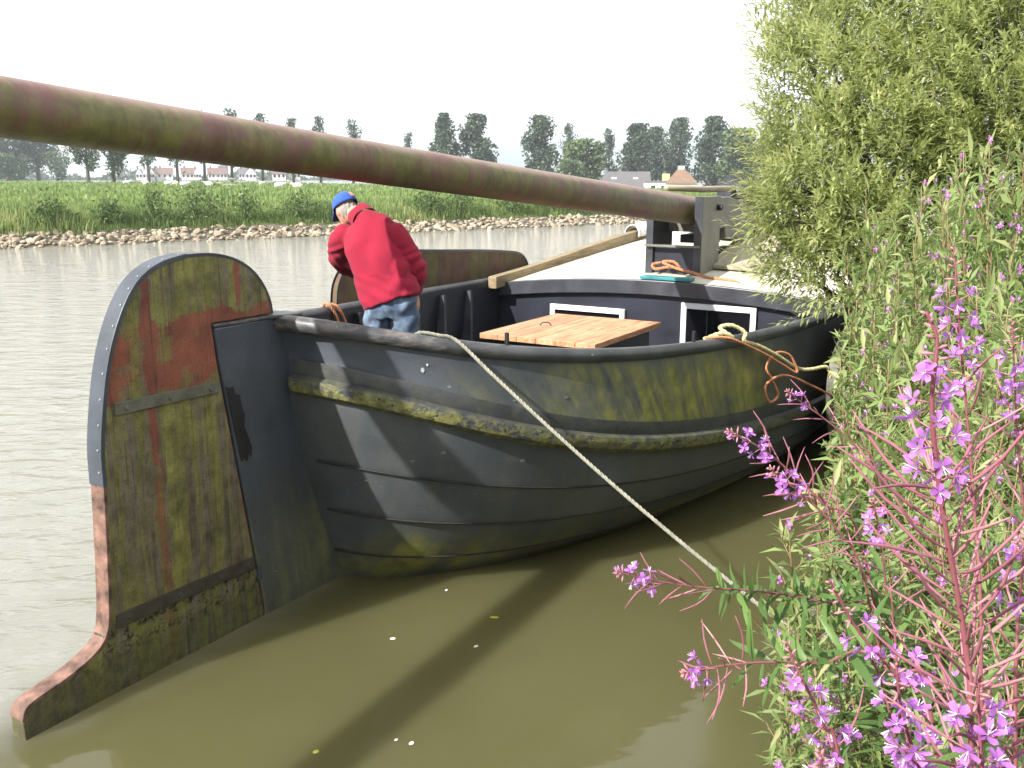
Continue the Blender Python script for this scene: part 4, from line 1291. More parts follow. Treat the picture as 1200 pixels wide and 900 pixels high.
H_ = rng.uniform(.18, .42, n) * (1 + D_ / 160); V, F, k = blades(P, H_, rng.uniform(.05, .10, n) * (1 + D_ / 25), .4, rng)
t = np.clip(.62 + .15 * np.sin(A_ * .2) * np.sin(D_ * .3) + rng.normal(0, .10, n), 0, .9)
o = link("meadow_grass", fastmesh("meadow_grass", V, F, MT['verge'], tint=np.repeat(t, k))); tag(o, "shorter light green grass of the meadow", "grass", kind='stuff')

# darker bushy weeds in the verge, each a plant
MT['weed'] = mat_leaf("verge_weed", (.035, .062, .020), (.095, .145, .042), .3)
weed_at = [(232, 252, 1.6, 1.5), (352, 254, 1.3, 1.1), (290, 250, .8, 1.2), (505, 255, 1.4, 1.15), (540, 252, 1.1, 1.2), (600, 249, 1.2, 1.1), (130, 262, .9, 1.0), (60, 262, 1.1, 1.0), (675, 246, 1.1, 1.0), (182, 256, .8, 1.3), (640, 247, 1.0, 1.1)]
wl_ = ["largest dark bushy weed in the far verge, left of the person", "dark rounded weed clump on the far bank just left of the cap", "slim dark weed on the far bank between two larger clumps", "dark weed clump on the far bank just right of the person", "second dark weed clump right of the person on the far bank", "dark weed clump on the far bank below the middle of the mast", "low dark weed on the far bank above the rudder head", "leftmost dark weed clump on the far stony bank", "rightmost dark weed on the far bank near the mast foot", "narrow tall weed on the far bank above the rudder", "small dark weed clump near the rightmost one on the far bank"]
for (u, v_, wd, hh), lb in zip(weed_at, wl_):
    ray = px(u, v_ + 8, 1.0) - np.array([0, 0, CAMH])
    # where the ray crosses the line 2.3 m behind the far waterline
    tt_ = ((FB0 + FBN * 2.3) @ FBN) / (ray[:2] @ FBN); g = ray[:2] * tt_
    n = int(420 * wd); c = rng.normal(size=(n, 3)) * [wd * .36, wd * .36, .3] + [0, 0, .55]
    c[:, 2] = np.abs(c[:, 2]) * hh * (1 - .35 * np.minimum(1, np.hypot(c[:, 0], c[:, 1]) / wd))
    D = unitrand(n) + [0, 0, .6]
    V, F, k = leaves(c, D, unitrand(n), rng.uniform(.12, .24, n), rng.uniform(.05, .09, n))
    o = empty("verge_weed", (g[0], g[1], .70)); tag(o, lb, "weed", "dark weeds in the far verge")
    link("foliage", fastmesh("foliage", V, F, MT['weed'], tint=np.repeat(rng.uniform(0, 1, n), k)), o)
    mb = MB()
    for q in range(5): mb.tube([(0, 0, -.05), (rng.normal() * wd * .12, rng.normal() * wd * .12, .5), (rng.normal() * wd * .3, rng.normal() * wd * .3, .95 * hh)], [.02, .015, .006], 5)
    mb.build("stems", MT['weed'], o)

# white umbels
MT['umbel'] = simple("white_umbel", (.75, .74, .62), .8, .1, 5, 0)
for q, (u, v_) in enumerate([(262, 212), (272, 210), (266, 217), (258, 215), (271, 217), (281, 228)]):
    ray = px(u, v_, 1.0) - np.array([0, 0, CAMH]); tt_ = ((FB0 + FBN * (4.5 + .5 * q)) @ FBN) / (ray[:2] @ FBN); g = ray * tt_ + np.array([0, 0, CAMH])
    o = empty("hogweed", (g[0], g[1], 1.0)); tag(o, ["upper left", "topmost", "lower middle", "leftmost", "lower right", "lone, lowest"][q] + " white-flowered hogweed of the cluster on the far verge", "hogweed", "white hogweed in the far verge")
    hgt = g[2] - 1.0
    MB().tube([(0, 0, -.1), (.02, 0, hgt * .6), (0, 0, hgt)], [.014, .012, .008], 5).build("stem", MT['weed'], o)
    mb = MB()
    for k in range(14):
        a = k * 2.4; rr = .17 * math.sqrt(k / 14)
        c = np.array([rr * math.cos(a), rr * math.sin(a), hgt + .05 - rr * rr]); mb.tube([(0, 0, hgt - .05), c], .004, 3); mb.tube([c - [0, 0, .012], c + [0, 0, .012]], [.028, .04], 6)
    mb.build("umbel", MT['umbel'], o)

# sheep
MT['wool'] = simple("cream_wool", (.62, .60, .52), .95, .12, 9, .6, 30)
sheep_at = [(148, 212, 150, .3), (171, 212.5, 140, 2.9), (197, 214, 135, .2), (205, 214, 138, 3.0), (216, 216.5, 118, .4), (245, 216, 120, 2.8), (307, 216.5, 125, 1.2), (327, 219.5, 105, .1), (349, 221, 100, 3.1)]
sl_ = ["leftmost white sheep in the far meadow", "white sheep in the far meadow below the dark round trees", "left one of a close pair of sheep below the village", "right one of a close pair of sheep below the village", "white sheep standing alone just right of the sheep pair", "white sheep beside the tall white hogweed", "small white sheep under the white gabled house", "white sheep with raised head left of the cap", "rightmost white sheep in the far meadow"]
for (u, v_, d, rz), lb in zip(sheep_at, sl_):
    g = px(u, v_, d); o = empty("sheep", (g[0], g[1], 0.99), rz); tag(o, lb, "sheep", "sheep grazing in the far meadow")
    mb = MB(); ex = (vec(1, 0, 0), vec(0, 1, 0), vec(0, 0, 1))
    ball(mb, (0, 0, .62), ex, (.56, .27, .29), 14, 8); ball(mb, (.52, 0, .78), ex, (.16, .12, .15), 10, 6); ball(mb, (.70, 0, .80), ex, (.16, .085, .09), 10, 6)
    for sx in (.34, -.34):
        for sy in (.13, -.13): mb.tube([(sx, sy, .5), (sx, sy, .25), (sx, sy, 0)], [.07, .05, .045], 6)
    fuse(mb, "body", MT['wool'], o, .05, 2)

# ---- trees
MT['bark'] = simple("grey_brown_bark", (.075, .062, .048), .9, .35, 10, .6, 25)
MT['poplar'] = mat_leaf("poplar_leaves", (.032, .050, .034), (.088, .122, .068), .2, .5)
MT['bushy'] = mat_leaf("bushy_leaves", (.042, .068, .032), (.11, .155, .062), .2, .5)
def tree(u, vtop, vbot, wpx, d, kind, label, vbase=None, dens=1.0):
    sc = d / FPX
    g = px(u, 206, d); H = (206 - vtop) * sc + CAMH; zb = -2.4 if u > 430 else 1.0
    bot = (206 - vbot) * sc + CAMH; wd = wpx * sc
    o = empty("poplar_tree" if kind == 'p' else "round_tree", (g[0], g[1], zb)); tag(o, label, "tree", "trees behind the far meadow")
    H -= zb; bot = max(bot - zb, 1.5)
    mb = MB(); mb.tube([(0, 0, -.3), (.1, 0, H * .45), (0, .1, H * .9)], [wd * .045 + .12, wd * .03 + .06, .04], 7)
    ncl = int((26 if kind == 'p' else 20) * dens)
    cl = []
    for k in range(ncl):
        t = (k + rng.uniform(0, 1)) / ncl
        if kind == 'p': prof_ = math.sin(math.pi * min(1, .12 + t * .88)) ** .6 * (1.05 - .35 * t)
        else: prof_ = math.sqrt(max(0, 1 - (2 * t - 1) ** 2)) ** .7
        a = rng.uniform(0, 6.28); rr = wd * .56 * prof_ * rng.uniform(.2, .95)
        c = np.array([rr * math.cos(a), rr * math.sin(a), bot + (H - bot) * t]); cl.append((c, wd * rng.uniform(.11, .26)))
        if k % 2 == 0: mb.tube([(0, 0, max(bot * .8, c[2] - (H - bot) * .22)), c * [.6, .6, 1] - [0, 0, (H - bot) * .06], c], [.09, .06, .03], 5)
    mb.build("trunk", MT['bark'], o)
    P, T = [], []
    for c, r_ in cl:
        m_ = int(46 * dens) + 14
        q = unitrand(m_) * (rng.uniform(.35, 1, m_) ** .6)[:, None] * r_ * [1, 1, 1.25] + c; P.append(q); T.append(np.clip(rng.normal(.45, .2, m_) + .15 * rng.normal(), 0, 1))
    P = np.concatenate(P); m_ = len(P); P[:, 2] = np.minimum(P[:, 2], H + .3)
    sz = wd * .055 + .12
    V, F, k = leaves(P, unitrand(m_), unitrand(m_), rng.uniform(.8, 1.5, m_) * sz, rng.uniform(.7, 1.1, m_) * sz)
    cr_ = link("crown", fastmesh("crown", V, F, MT['poplar'] if kind == 'p' else MT['bushy'], tint=np.repeat(np.concatenate(T), k)), o)
    cr_["kind"] = "stuff"
TREES = [
 (12, 148, 196, 62, 330, 'p', "tall hazy tree at the left edge, under the mast", 1.3), (45, 158, 192, 52, 340, 'p', "second hazy tree from the left edge under the mast", 1.2),
 (67, 180, 206, 32, 320, 'r', "small round tree between the hazy trees and the dark pair", 1.0), (10, 184, 206, 50, 310, 'r', "low bushy tree in front of the leftmost hazy tree", 1.0),
 (103, 140, 196, 36, 190, 'r', "left one of the dark round tree pair under the mast", 1.4), (133, 142, 196, 40, 195, 'r', "right one of the dark round tree pair under the mast", 1.4),
 (174, 138, 191, 32, 210, 'p', "first thin-trunked avenue tree right of the dark pair", 1.0), (208, 137, 190, 30, 212, 'p', "second thin-trunked avenue tree right of the dark pair", 1.0),
 (240, 135, 188, 30, 215, 'p', "third thin-trunked avenue tree right of the dark pair", 1.0), (272, 133, 190, 32, 218, 'p', "avenue tree whose twin tops peep above the mast, leftmost", 1.0),
 (308, 138, 190, 28, 222, 'p', "second tree top from the left peeping above the mast", .9), (344, 143, 190, 26, 226, 'p', "third tree top from the left peeping above the mast", .9),
 (376, 141, 190, 26, 230, 'p', "fourth tree top from the left peeping above the mast", .9), (414, 145, 190, 24, 234, 'p', "fifth tree top from the left peeping above the mast", .9),
 (481, 158, 200, 20, 240, 'p', "small tree top above the mast just left of the big poplars", .8),
 (520, 138, 205, 38, 230, 'p', "left one of the big poplar pair above the middle of the mast", 1.7), (558, 139, 205, 44, 235, 'p', "right one of the big poplar pair above the middle of the mast", 1.7),
 (633, 141, 205, 42, 225, 'p', "broad lone poplar with blue sky on both sides", 1.9), (667, 149, 200, 24, 240, 'p', "slim poplar top behind the pale rounded bush", 1.0),
 (686, 168, 212, 52, 200, 'r', "light green rounded tree in front of the slim poplars", 1.6), (668, 190, 214, 34, 190, 'r', "low pale bush left of the barn roof", 1.0),
 (713, 155, 205, 22, 240, 'p', "slim pointed poplar above the barn", 1.1), (746, 150, 212, 44, 235, 'p', "dense dark poplar behind the barn", 1.9), (768, 153, 208, 34, 250, 'p', "dark poplar between barn and white house", 1.5),
 (795, 143, 206, 38, 245, 'p', "tall poplar rising behind the white house", 1.6), (836, 142, 214, 44, 215, 'p', "tall dark poplar right of the white house", 1.8), (866, 156, 214, 52, 205, 'r', "broad dark tree partly hidden by the willow", 1.8), (906, 150, 214, 60, 205, 'r', "dark tree almost wholly behind the willow", 1.2),
]
for (u, vt, vb, wp, d, kd, lb, dn) in TREES: tree(u, vt, vb, wp, d, kd, lb, dens=dn)
# far wood along the horizon
n = 9000
uu = rng.uniform(-60, 1000, n); dd_ = rng.uniform(560, 640, n)
hh_ = (5 + 3.0 * np.sin(uu * .045) + 2 * np.sin(uu * .13 + 1)).clip(2, 12)
P = np.stack([(uu - 600) / FPX * dd_, dd_, rng.uniform(0, 1, n) ** .7 * hh_ - 2], 1)
V, F, k = leaves(P, unitrand(n), unitrand(n), rng.uniform(2., 3.6, n), rng.uniform(1.6, 2.8, n))
o = link("far_wood", fastmesh("far_wood", V, F, MT['poplar'], tint=np.repeat(rng.uniform(.1, .8, n), k))); tag(o, "low far wood along the horizon", "wood", kind='stuff')

# ---- houses
MT['wallw'] = simple("white_render", (.60, .60, .58), .8, .06, .5, 0)
MT['tile'] = simple("red_roof_tiles", (.15, .088, .074), .8, .25, 1.5, 0)
MT['tiled'] = simple("grey_roof_tiles", (.10, .095, .095), .8, .2, 1.5, 0)
MT['tileb'] = simple("brown_roof_tiles", (.17, .105, .065), .8, .25, 1.2, 0)
MT['yellowwall'] = simple("yellow_brick", (.55, .42, .20), .8, .15, 2, 0)
def house(u, d, wpx, hw, hr, mw, mr, label, gable=False, zb=1.0, group="village houses far behind the meadow", depth=9., nw=3, name="village_house"):
    g = px(u, 206, d); w_ = wpx * d / FPX; rz = -math.atan2(g[0], g[1])
    o = empty(name, (g[0], g[1], zb), rz); tag(o, label, "house", group)
    MB().box(-w_ / 2, w_ / 2, 0, depth, -.5, hw).build("wall", mw, o)
    if gable: poly = [(-w_ / 2 - .3, hw - .2), (w_ / 2 + .3, hw - .2), (0, hw + hr)]; rf = MB().prism(poly, .25, depth + .3, 'y'); MB().prism([(-w_ / 2, hw), (w_ / 2, hw), (0, hw + hr - .3)], -.02, .25, 'y').build("gable", mw, o)
    else: rf = MB().prism([(-.4, hw - .15), (depth + .4, hw - .15), (depth / 2, hw + hr)], -w_ / 2 - .3, w_ / 2 + .3, 'x')
    r_ = rf.build("roof", mr, o)
    MB().box(-w_ * .3, -w_ * .3 + .8, depth / 2 - .4, depth / 2 + .4, hw + hr * .6, hw + hr + .9).build("chimney", mr, r_)
    for k in range(nw):
        x = -w_ / 2 + w_ * (k + .5) / nw
        MB().box(x - .5, x + .5, -.06, .05, .9, 2.2).build("window", MT['pane'], o)
VH = [(163, 470, 7, "leftmost white village house, gable towards the meadow", True), (171, 470, 7, "second white gabled village house from the left", True), (178, 475, 6, "third white gabled village house from the left", True),
      (193, 480, 18, "long red-roofed village house with white wall left of the thin tree", False), (220, 470, 14, "red-roofed village house between the second and third thin trees", False), (231, 490, 9, "narrow red-roofed village house left of the third thin tree", True),
      (250, 480, 12, "red-roofed village house right of the third thin tree", False), (260, 470, 12, "low red-roofed village house beside the hogweed", False), (285, 500, 10, "grey-red village house left of the bright white gable", False),
      (294, 430, 12, "bright white gabled village house", True), (327, 420, 15, "white village house with red roof left of the cap", False), (348, 430, 7, "small white gabled village house nearest the cap", True)]
for k, (u, d, wp, lb, gb) in enumerate(VH): house(u, d, wp, 2.6, 3.0, MT['wallw'], MT['tiled'] if k in (0, 1, 2, 8) else MT['tile'], lb, gb, nw=2 if wp < 9 else 3)
# church spire
g = px(263, 206, 600); o = empty("church_tower", (g[0], g[1], 1)); tag(o, "tiny pointed church spire above the village roofs", "church")
MB().box(-2, 2, -2, 2, -1, 7).build("tower", MT['tiled'], o); MB().add([(-2.1, -2.1, 7), (2.1, -2.1, 7), (2.1, 2.1, 7), (-2.1, 2.1, 7), (0, 0, 14)], [(0, 1, 4), (1, 2, 4), (2, 3, 4), (3, 0, 4)]).build("spire", MT['tiled'], o)
# farm: long grey-roofed barn and white house with a brown hipped roof
d = 215; g = px(733, 206, d); o = empty("barn", (g[0], g[1], -2.3), -math.atan2(g[0], g[1])); tag(o, "long barn with dark grey roof seen just above the mast", "barn")
sc = d / FPX; w_ = 56 * sc
MB().box(-w_ / 2, w_ / 2, 0, 14, -.5, 2.6).build("wall", MT['tileb'], o)
rf = MB().add([(-w_ / 2 - .5, -.5, 2.4), (w_ / 2 + .5, -.5, 2.4), (w_ / 2 + .3, 7, 5.9), (-w_ / 2 + .8, 7, 5.9), (-w_ / 2 - .5, 14.5, 2.4), (w_ / 2 + .5, 14.5, 2.4)], [(0, 1, 2, 3), (3, 2, 5, 4), (1, 5, 2), (0, 3, 4)]).build("roof", MT['tiled'], o)
for x in (-3.2, 1.8): MB().add([(x, 3.2, 4.19), (x + 1.1, 3.2, 4.19), (x + 1.1, 4.0, 4.56), (x, 4.0, 4.56)], [(0, 1, 2, 3)]).build("roof_light", MT['white'], rf)
d = 200; sc = d / FPX; g = px(786, 206, d); o = empty("farmhouse", (g[0], g[1], -2.3), -math.atan2(g[0], g[1])); tag(o, "white farmhouse with brown hipped roof beside the mast foot", "house")
X0, X1 = -31 * sc, 31 * sc; hw = 2.6 + 2.3 - 8.5 * sc
MB().box(X0, X1, 0, 8, -.5, hw).build("wall", MT['wallw'], o)
xa, xb = -6 * sc, 32 * sc; xm = 12 * sc
rf = MB().add([(xa, -.4, hw - .05), (xb, -.4, hw - .05), (xb, 8.4, hw - .05), (xa, 8.4, hw - .05), (xm - .5, 4, hw + 18 * sc), (xm + .5, 4, hw + 18 * sc)], [(0, 1, 5, 4), (1, 2, 5), (2, 3, 4, 5), (3, 0, 4)]).build("roof", MT['tileb'], o)
MB().box(xm - .7, xm + .7, 3.5, 4.5, hw + 16 * sc, hw + 20 * sc).build("chimney", MT['wallw'], rf)
MB().prism([(X0 + .2, hw + .0), (xa + .8, hw + .0), (xa + .8, hw + .5), (X0 + .2, hw + .35)], 1, 7, 'y').build("flat_roof", MT['tiled'], o)
MB().box(-10 * sc, -1 * sc, 2, 6, hw, hw + 11 * sc).build("dormer", MT['yellowwall'], o)
for x in (-20, -8, 8, 23):
    wn_ = MB().box(x * sc - .45, x * sc + .45, -.05, .05, hw - 1.6, hw - .5).build("window", MT['pane'], o)
    MB().box(x * sc - .55, x * sc + .55, -.09, .02, hw - 1.75, hw - 1.62).build("sill", MT['tiled'], wn_)

# ------------------------------------------------------------------ thin summer haze
hz = MB().box(-2600, 2600, -60, 1500, -3.6, 34).build("haze", None); hz.data.materials.clear()
hm = bpy.data.materials.new("haze_air"); hm.use_nodes = True; hm.node_tree.nodes.clear()
ho = hm.node_tree.nodes.new("ShaderNodeOutputMaterial"); hv = hm.node_tree.nodes.new("ShaderNodeVolumePrincipled")
hv.inputs['Color'].default_value = (.86, .92, 1.0, 1); hv.inputs['Density'].default_value = .00034
hm.node_tree.links.new(hv.outputs[0], ho.inputs['Volume']); hz.data.materials.append(hm)
tag(hz, "thin pale haze over the far meadow", "haze", kind='stuff')

# ------------------------------------------------------------------ willow on the near bank
MT['willow'] = mat_leaf("willow_leaves", (.12, .158, .058), (.45, .495, .20), .46, .5, (.62, .60, .31))
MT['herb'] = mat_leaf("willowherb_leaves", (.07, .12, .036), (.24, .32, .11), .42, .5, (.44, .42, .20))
MT['fwleaf'] = mat_leaf("fireweed_leaves", (.045, .095, .026), (.11, .185, .048), .32, .45)
MT['straw'] = mat_leaf("dry_grass", (.28, .22, .10), (.52, .44, .24), .25, .7)
MT['grass'] = mat_leaf("bank_grass", (.05, .085, .016), (.15, .20, .045), .35, .55, (.36, .32, .14))
MT['podm'] = mat_leaf("pink_seed_pods", (.20, .060, .095), (.46, .19, .235), .25, .5, (.55, .36, .32))
MT['stemm'] = mat_leaf("reddish_stems", (.15, .045, .06), (.26, .09, .10), .1, .5, (.28, .24, .10))
MT['petal'] = mat_leaf("purple_petals", (.28, .07, .40), (.50, .20, .60), .4, .6, (.66, .36, .70))
MT['petalp'] = mat_leaf("pink_petals", (.36, .07, .40), (.58, .18, .62), .4, .6, (.66, .30, .66))
MT['stamen'] = simple("pale_stamens", (.75, .68, .70), .7, .1, 5, 0)

wbase = np.array([4.55, 8.3, 0.0]); wbase[2] = float(bank_z(wbase[None])[0])
willow = empty("willow_bush", tuple(wbase)); tag(willow, "large leafy willow bush overhanging the barge on the near bank", "willow")
BL = [(985, 120, 8.0, .55), (952, 95, 8.2, .36), (1000, 205, 7.9, .60), (952, 215, 8.0, .38), (932, 165, 8.2, .26), (965, 280, 7.9, .46), (1010, 300, 7.7, .42), (985, 335, 7.7, .24), (950, 250, 7.8, .35), (940, 320, 7.9, .16),
      (1060, 60, 8.2, .75), (970, 25, 8.4, .50), (1060, 170, 8.4, .70), (1130, 110, 8.0, .75), (1190, 60, 7.4, .75), (1200, 180, 7.6, .70), (1120, -20, 8.4, .9), (1010, -50, 8.6, .75), (1180, 250, 8.2, .6), (1110, 240, 8.6, .6), (1060, 270, 8.3, .45), (1280, 40, 8, 1.1), (1230, -80, 8.2, 1.1), (1330, 180, 8.2, 1.0), (1080, -140, 8.8, 1.0), (930, 40, 8.4, .22)]
shoots_P, shoots_D = [], []
mb = MB()
for q, (u, v_, d, r_) in enumerate(BL):
    c = px(u, v_, d) - wbase
    root = np.array([rng.normal(0, .18), rng.normal(0, .18), -.05])
    knee = root * .6 + c * .4 + np.array([0, 0, -.1 * np.linalg.norm(c[:2])])
    mb.tube(spline([root, knee, c * .75 + knee * .25, c], 9), np.linspace(.055, .010, 9), 6)
    m_ = int(120 * r_ ** 2.1 / .3) + 22
    n_ = unitrand(m_); rad = rng.uniform(.25, 1.0, m_) ** .55
    P = c + n_ * (rad * r_)[:, None] * [1, 1, 1.05]
    shoots_P.append(P); shoots_D.append(unit(c) * .25 + n_ * .75 + np.array([-.12, -.18, .55]))
    for k in range(min(m_, 14)):
        mb.tube([c * .93, (c + P[k]) / 2 + [0, 0, -.03], P[k]], [.008, .006, .003], 4)
mb.build("trunk", MT['bark'], willow)
SP = np.concatenate(shoots_P); SD = np.concatenate(shoots_D); SD /= np.linalg.norm(SD, axis=1)[:, None]
def shoot_leaves(SP, SD, nl, length, ll, lw, spread=1.0, whorl=2.4):
    n = len(SP); LEN = rng.uniform(.7, 1.25, n) * length
    k = np.arange(nl)[None, :]; t = (k + .5) / nl
    ref = np.cross(SD, [0.3, .2, .93]); ref /= np.linalg.norm(ref, axis=1)[:, None] + 1e-9; ref2 = np.cross(SD, ref)
    ph = k * whorl + rng.uniform(0, 6.28, n)[:, None]
    rad = np.cos(ph)[..., None] * ref[:, None] + np.sin(ph)[..., None] * ref2[:, None]
    sag = np.array([0, 0, -1.0])
    P = SP[:, None] + SD[:, None] * (t * LEN[:, None])[..., None] + sag * (.10 * (t ** 2) * LEN[:, None])[..., None]
    ang = (1.15 - .75 * t) * spread
    D = SD[:, None] * np.cos(ang)[..., None] + rad * np.sin(ang)[..., None] + rng.normal(0, .16, (n, nl, 3))
    L = ll * (1.0 - .45 * np.abs(t - .45)) * rng.uniform(.75, 1.2, (n, nl))
    tint = np.clip(.25 + .45 * t + rng.normal(0, .14, (n, 1)) + rng.normal(0, .12, (n, nl)), 0, .97)
    N = rad * .3 + np.array([0, 0, 1.0])
    V, F, kk = leaves(P.reshape(-1, 3), D.reshape(-1, 3), N.reshape(-1, 3), L.ravel(), (L * lw).ravel(), .22, .18)
    return V, F, np.repeat(tint.ravel(), kk)
V, F, T = shoot_leaves(SP, SD, 20, .42, .112, .24)
cr_ = link("crown", fastmesh("crown", V, F, MT['willow'], tint=T), willow); cr_["kind"] = "stuff"
print("willow leaves", len(F) // 4)

# ------------------------------------------------------------------ flowers
def flower_mesh(name, r, mat, pet=4, seedx=0):
    rx = np.random.default_rng(seedx); V, F, T = [], [], []
    for k in range(pet):
        a = 2 * math.pi * k / pet + rx.normal(0, .12); c, s2 = math.cos(a), math.sin(a)
        cup = rx.uniform(.15, 1.1)
        base = len(V); w_ = r * rx.uniform(.28, .50)
        for (x, y, z) in ((.06, 0, 0), (.5, .75, .22), (.55, 0, .12), (.5, -.75, .22), (.95, .6, .35), (1.0, 0, .30), (.95, -.6, .35)):
            X, Y, Z_ = x * r, y * w_, z * r * cup * 2
            V.append((X * c - Y * s2, X * s2 + Y * c, Z_)); T.append(.25 + .6 * x + rx.normal(0, .06))
        F += [(base, base + 2, base + 1), (base, base + 3, base + 2), (base + 1, base + 2, base + 5), (base + 1, base + 5, base + 4), (base + 2, base + 3, base + 6), (base + 2, base + 6, base + 5)]
    for k in range(4):                                # narrow sepals between the petals
        a = 2 * math.pi * (k + .5) / 4; c, s2 = math.cos(a), math.sin(a); base = len(V)
        for (x, y, z) in ((.05, 0, -.02), (.5, .09, 0), (.5, -.09, 0), (1.0, 0, .06)):
            X, Y = x * r, y * r; V.append((X * c - Y * s2, X * s2 + Y * c, z * r)); T.append(.05)
        F += [(base, base + 2, base + 1), (base + 1, base + 2, base + 3)]
    me = fastmesh(name, np.array(V), np.array(F), mat, tint=np.clip(np.array(T), 0, 1))
    me.materials.append(MT['stamen'])
    bm = bmesh.new(); bm.from_mesh(me)
    for k in range(5):
        a = k * 1.26; e_ = Vector((math.cos(a) * r * .28, math.sin(a) * r * .28, r * .75)); sw = Vector((-math.sin(a), math.cos(a), 0)) * r * .035
        vv = [bm.verts.new(p) for p in (-sw, sw, e_ + sw, e_ - sw)]; fc = bm.faces.new(vv); fc.material_index = 1
    bm.to_mesh(me); bm.free()
    return me
FLW = [flower_mesh("flower", .0135, MT['petal'], seedx=i) for i in range(5)]
FLP = [flower_mesh("flower", .011, MT['petalp'], seedx=20 + i) for i in range(3)]
def pod_mesh(seed, L):
    rx = np.random.default_rng(seed); bend = rx.uniform(-.25, .40)
    P = [(0, 0, 0), (0, bend * L * .02, L * .25), (0, bend * L * .2, L * .6), (0, bend * L * .75, L)]
    m2 = MB().tube(spline(P, 7), [.0006, .0010, .0016, .0018, .0018, .0014, .0006], 6)
    return fastmesh("pod", *tri(m2), MT['podm'], True, tint=np.clip(np.full(len(m2.v), rx.uniform(.1, .85)) + rx.normal(0, .08, len(m2.v)), 0, 1))
def tri(m2):
    V = np.array(m2.v); F = []
    for f_ in m2.f:
        for k in range(1, len(f_) - 1): F.append((f_[0], f_[k], f_[k + 1]))
    return V, np.array(F)
PODS = [pod_mesh(i, L) for i, L in enumerate((.085, .095, .075, .09, .10, .07))]
def leaf_mesh(seed, L, w_):
    rx = np.random.default_rng(seed); V, F = [], []
    dr = rx.uniform(.1, .4); n = 7
    for i in range(n):
        t = i / (n - 1); ww = w_ * (math.sin(math.pi * min(1, t * .93 + .05)) ** .8) * (1.15 - .5 * t) * .5 + .0004
        z = -dr * L * t * t
        x = .06 * L * math.sin(3 * t + seed)
        V += [(x - ww, t * L, z + ww * .3), (x, t * L, z), (x + ww, t * L, z + ww * .3)]
    for i in range(n - 1):
        for k in range(2): F += [(i * 3 + k, i * 3 + k + 1, (i + 1) * 3 + k + 1), (i * 3 + k, (i + 1) * 3 + k + 1, (i + 1) * 3 + k)]
    return fastmesh("leaf", np.array(V), np.array(F), MT['fwleaf'], True, tint=np.full(len(V), rx.uniform(.15, .9)))
LVS = [leaf_mesh(i, L, w_) for i, (L, w_) in enumerate(((.11, .017), (.095, .016), (.125, .019), (.08, .015), (.10, .014), (.12, .022)))]

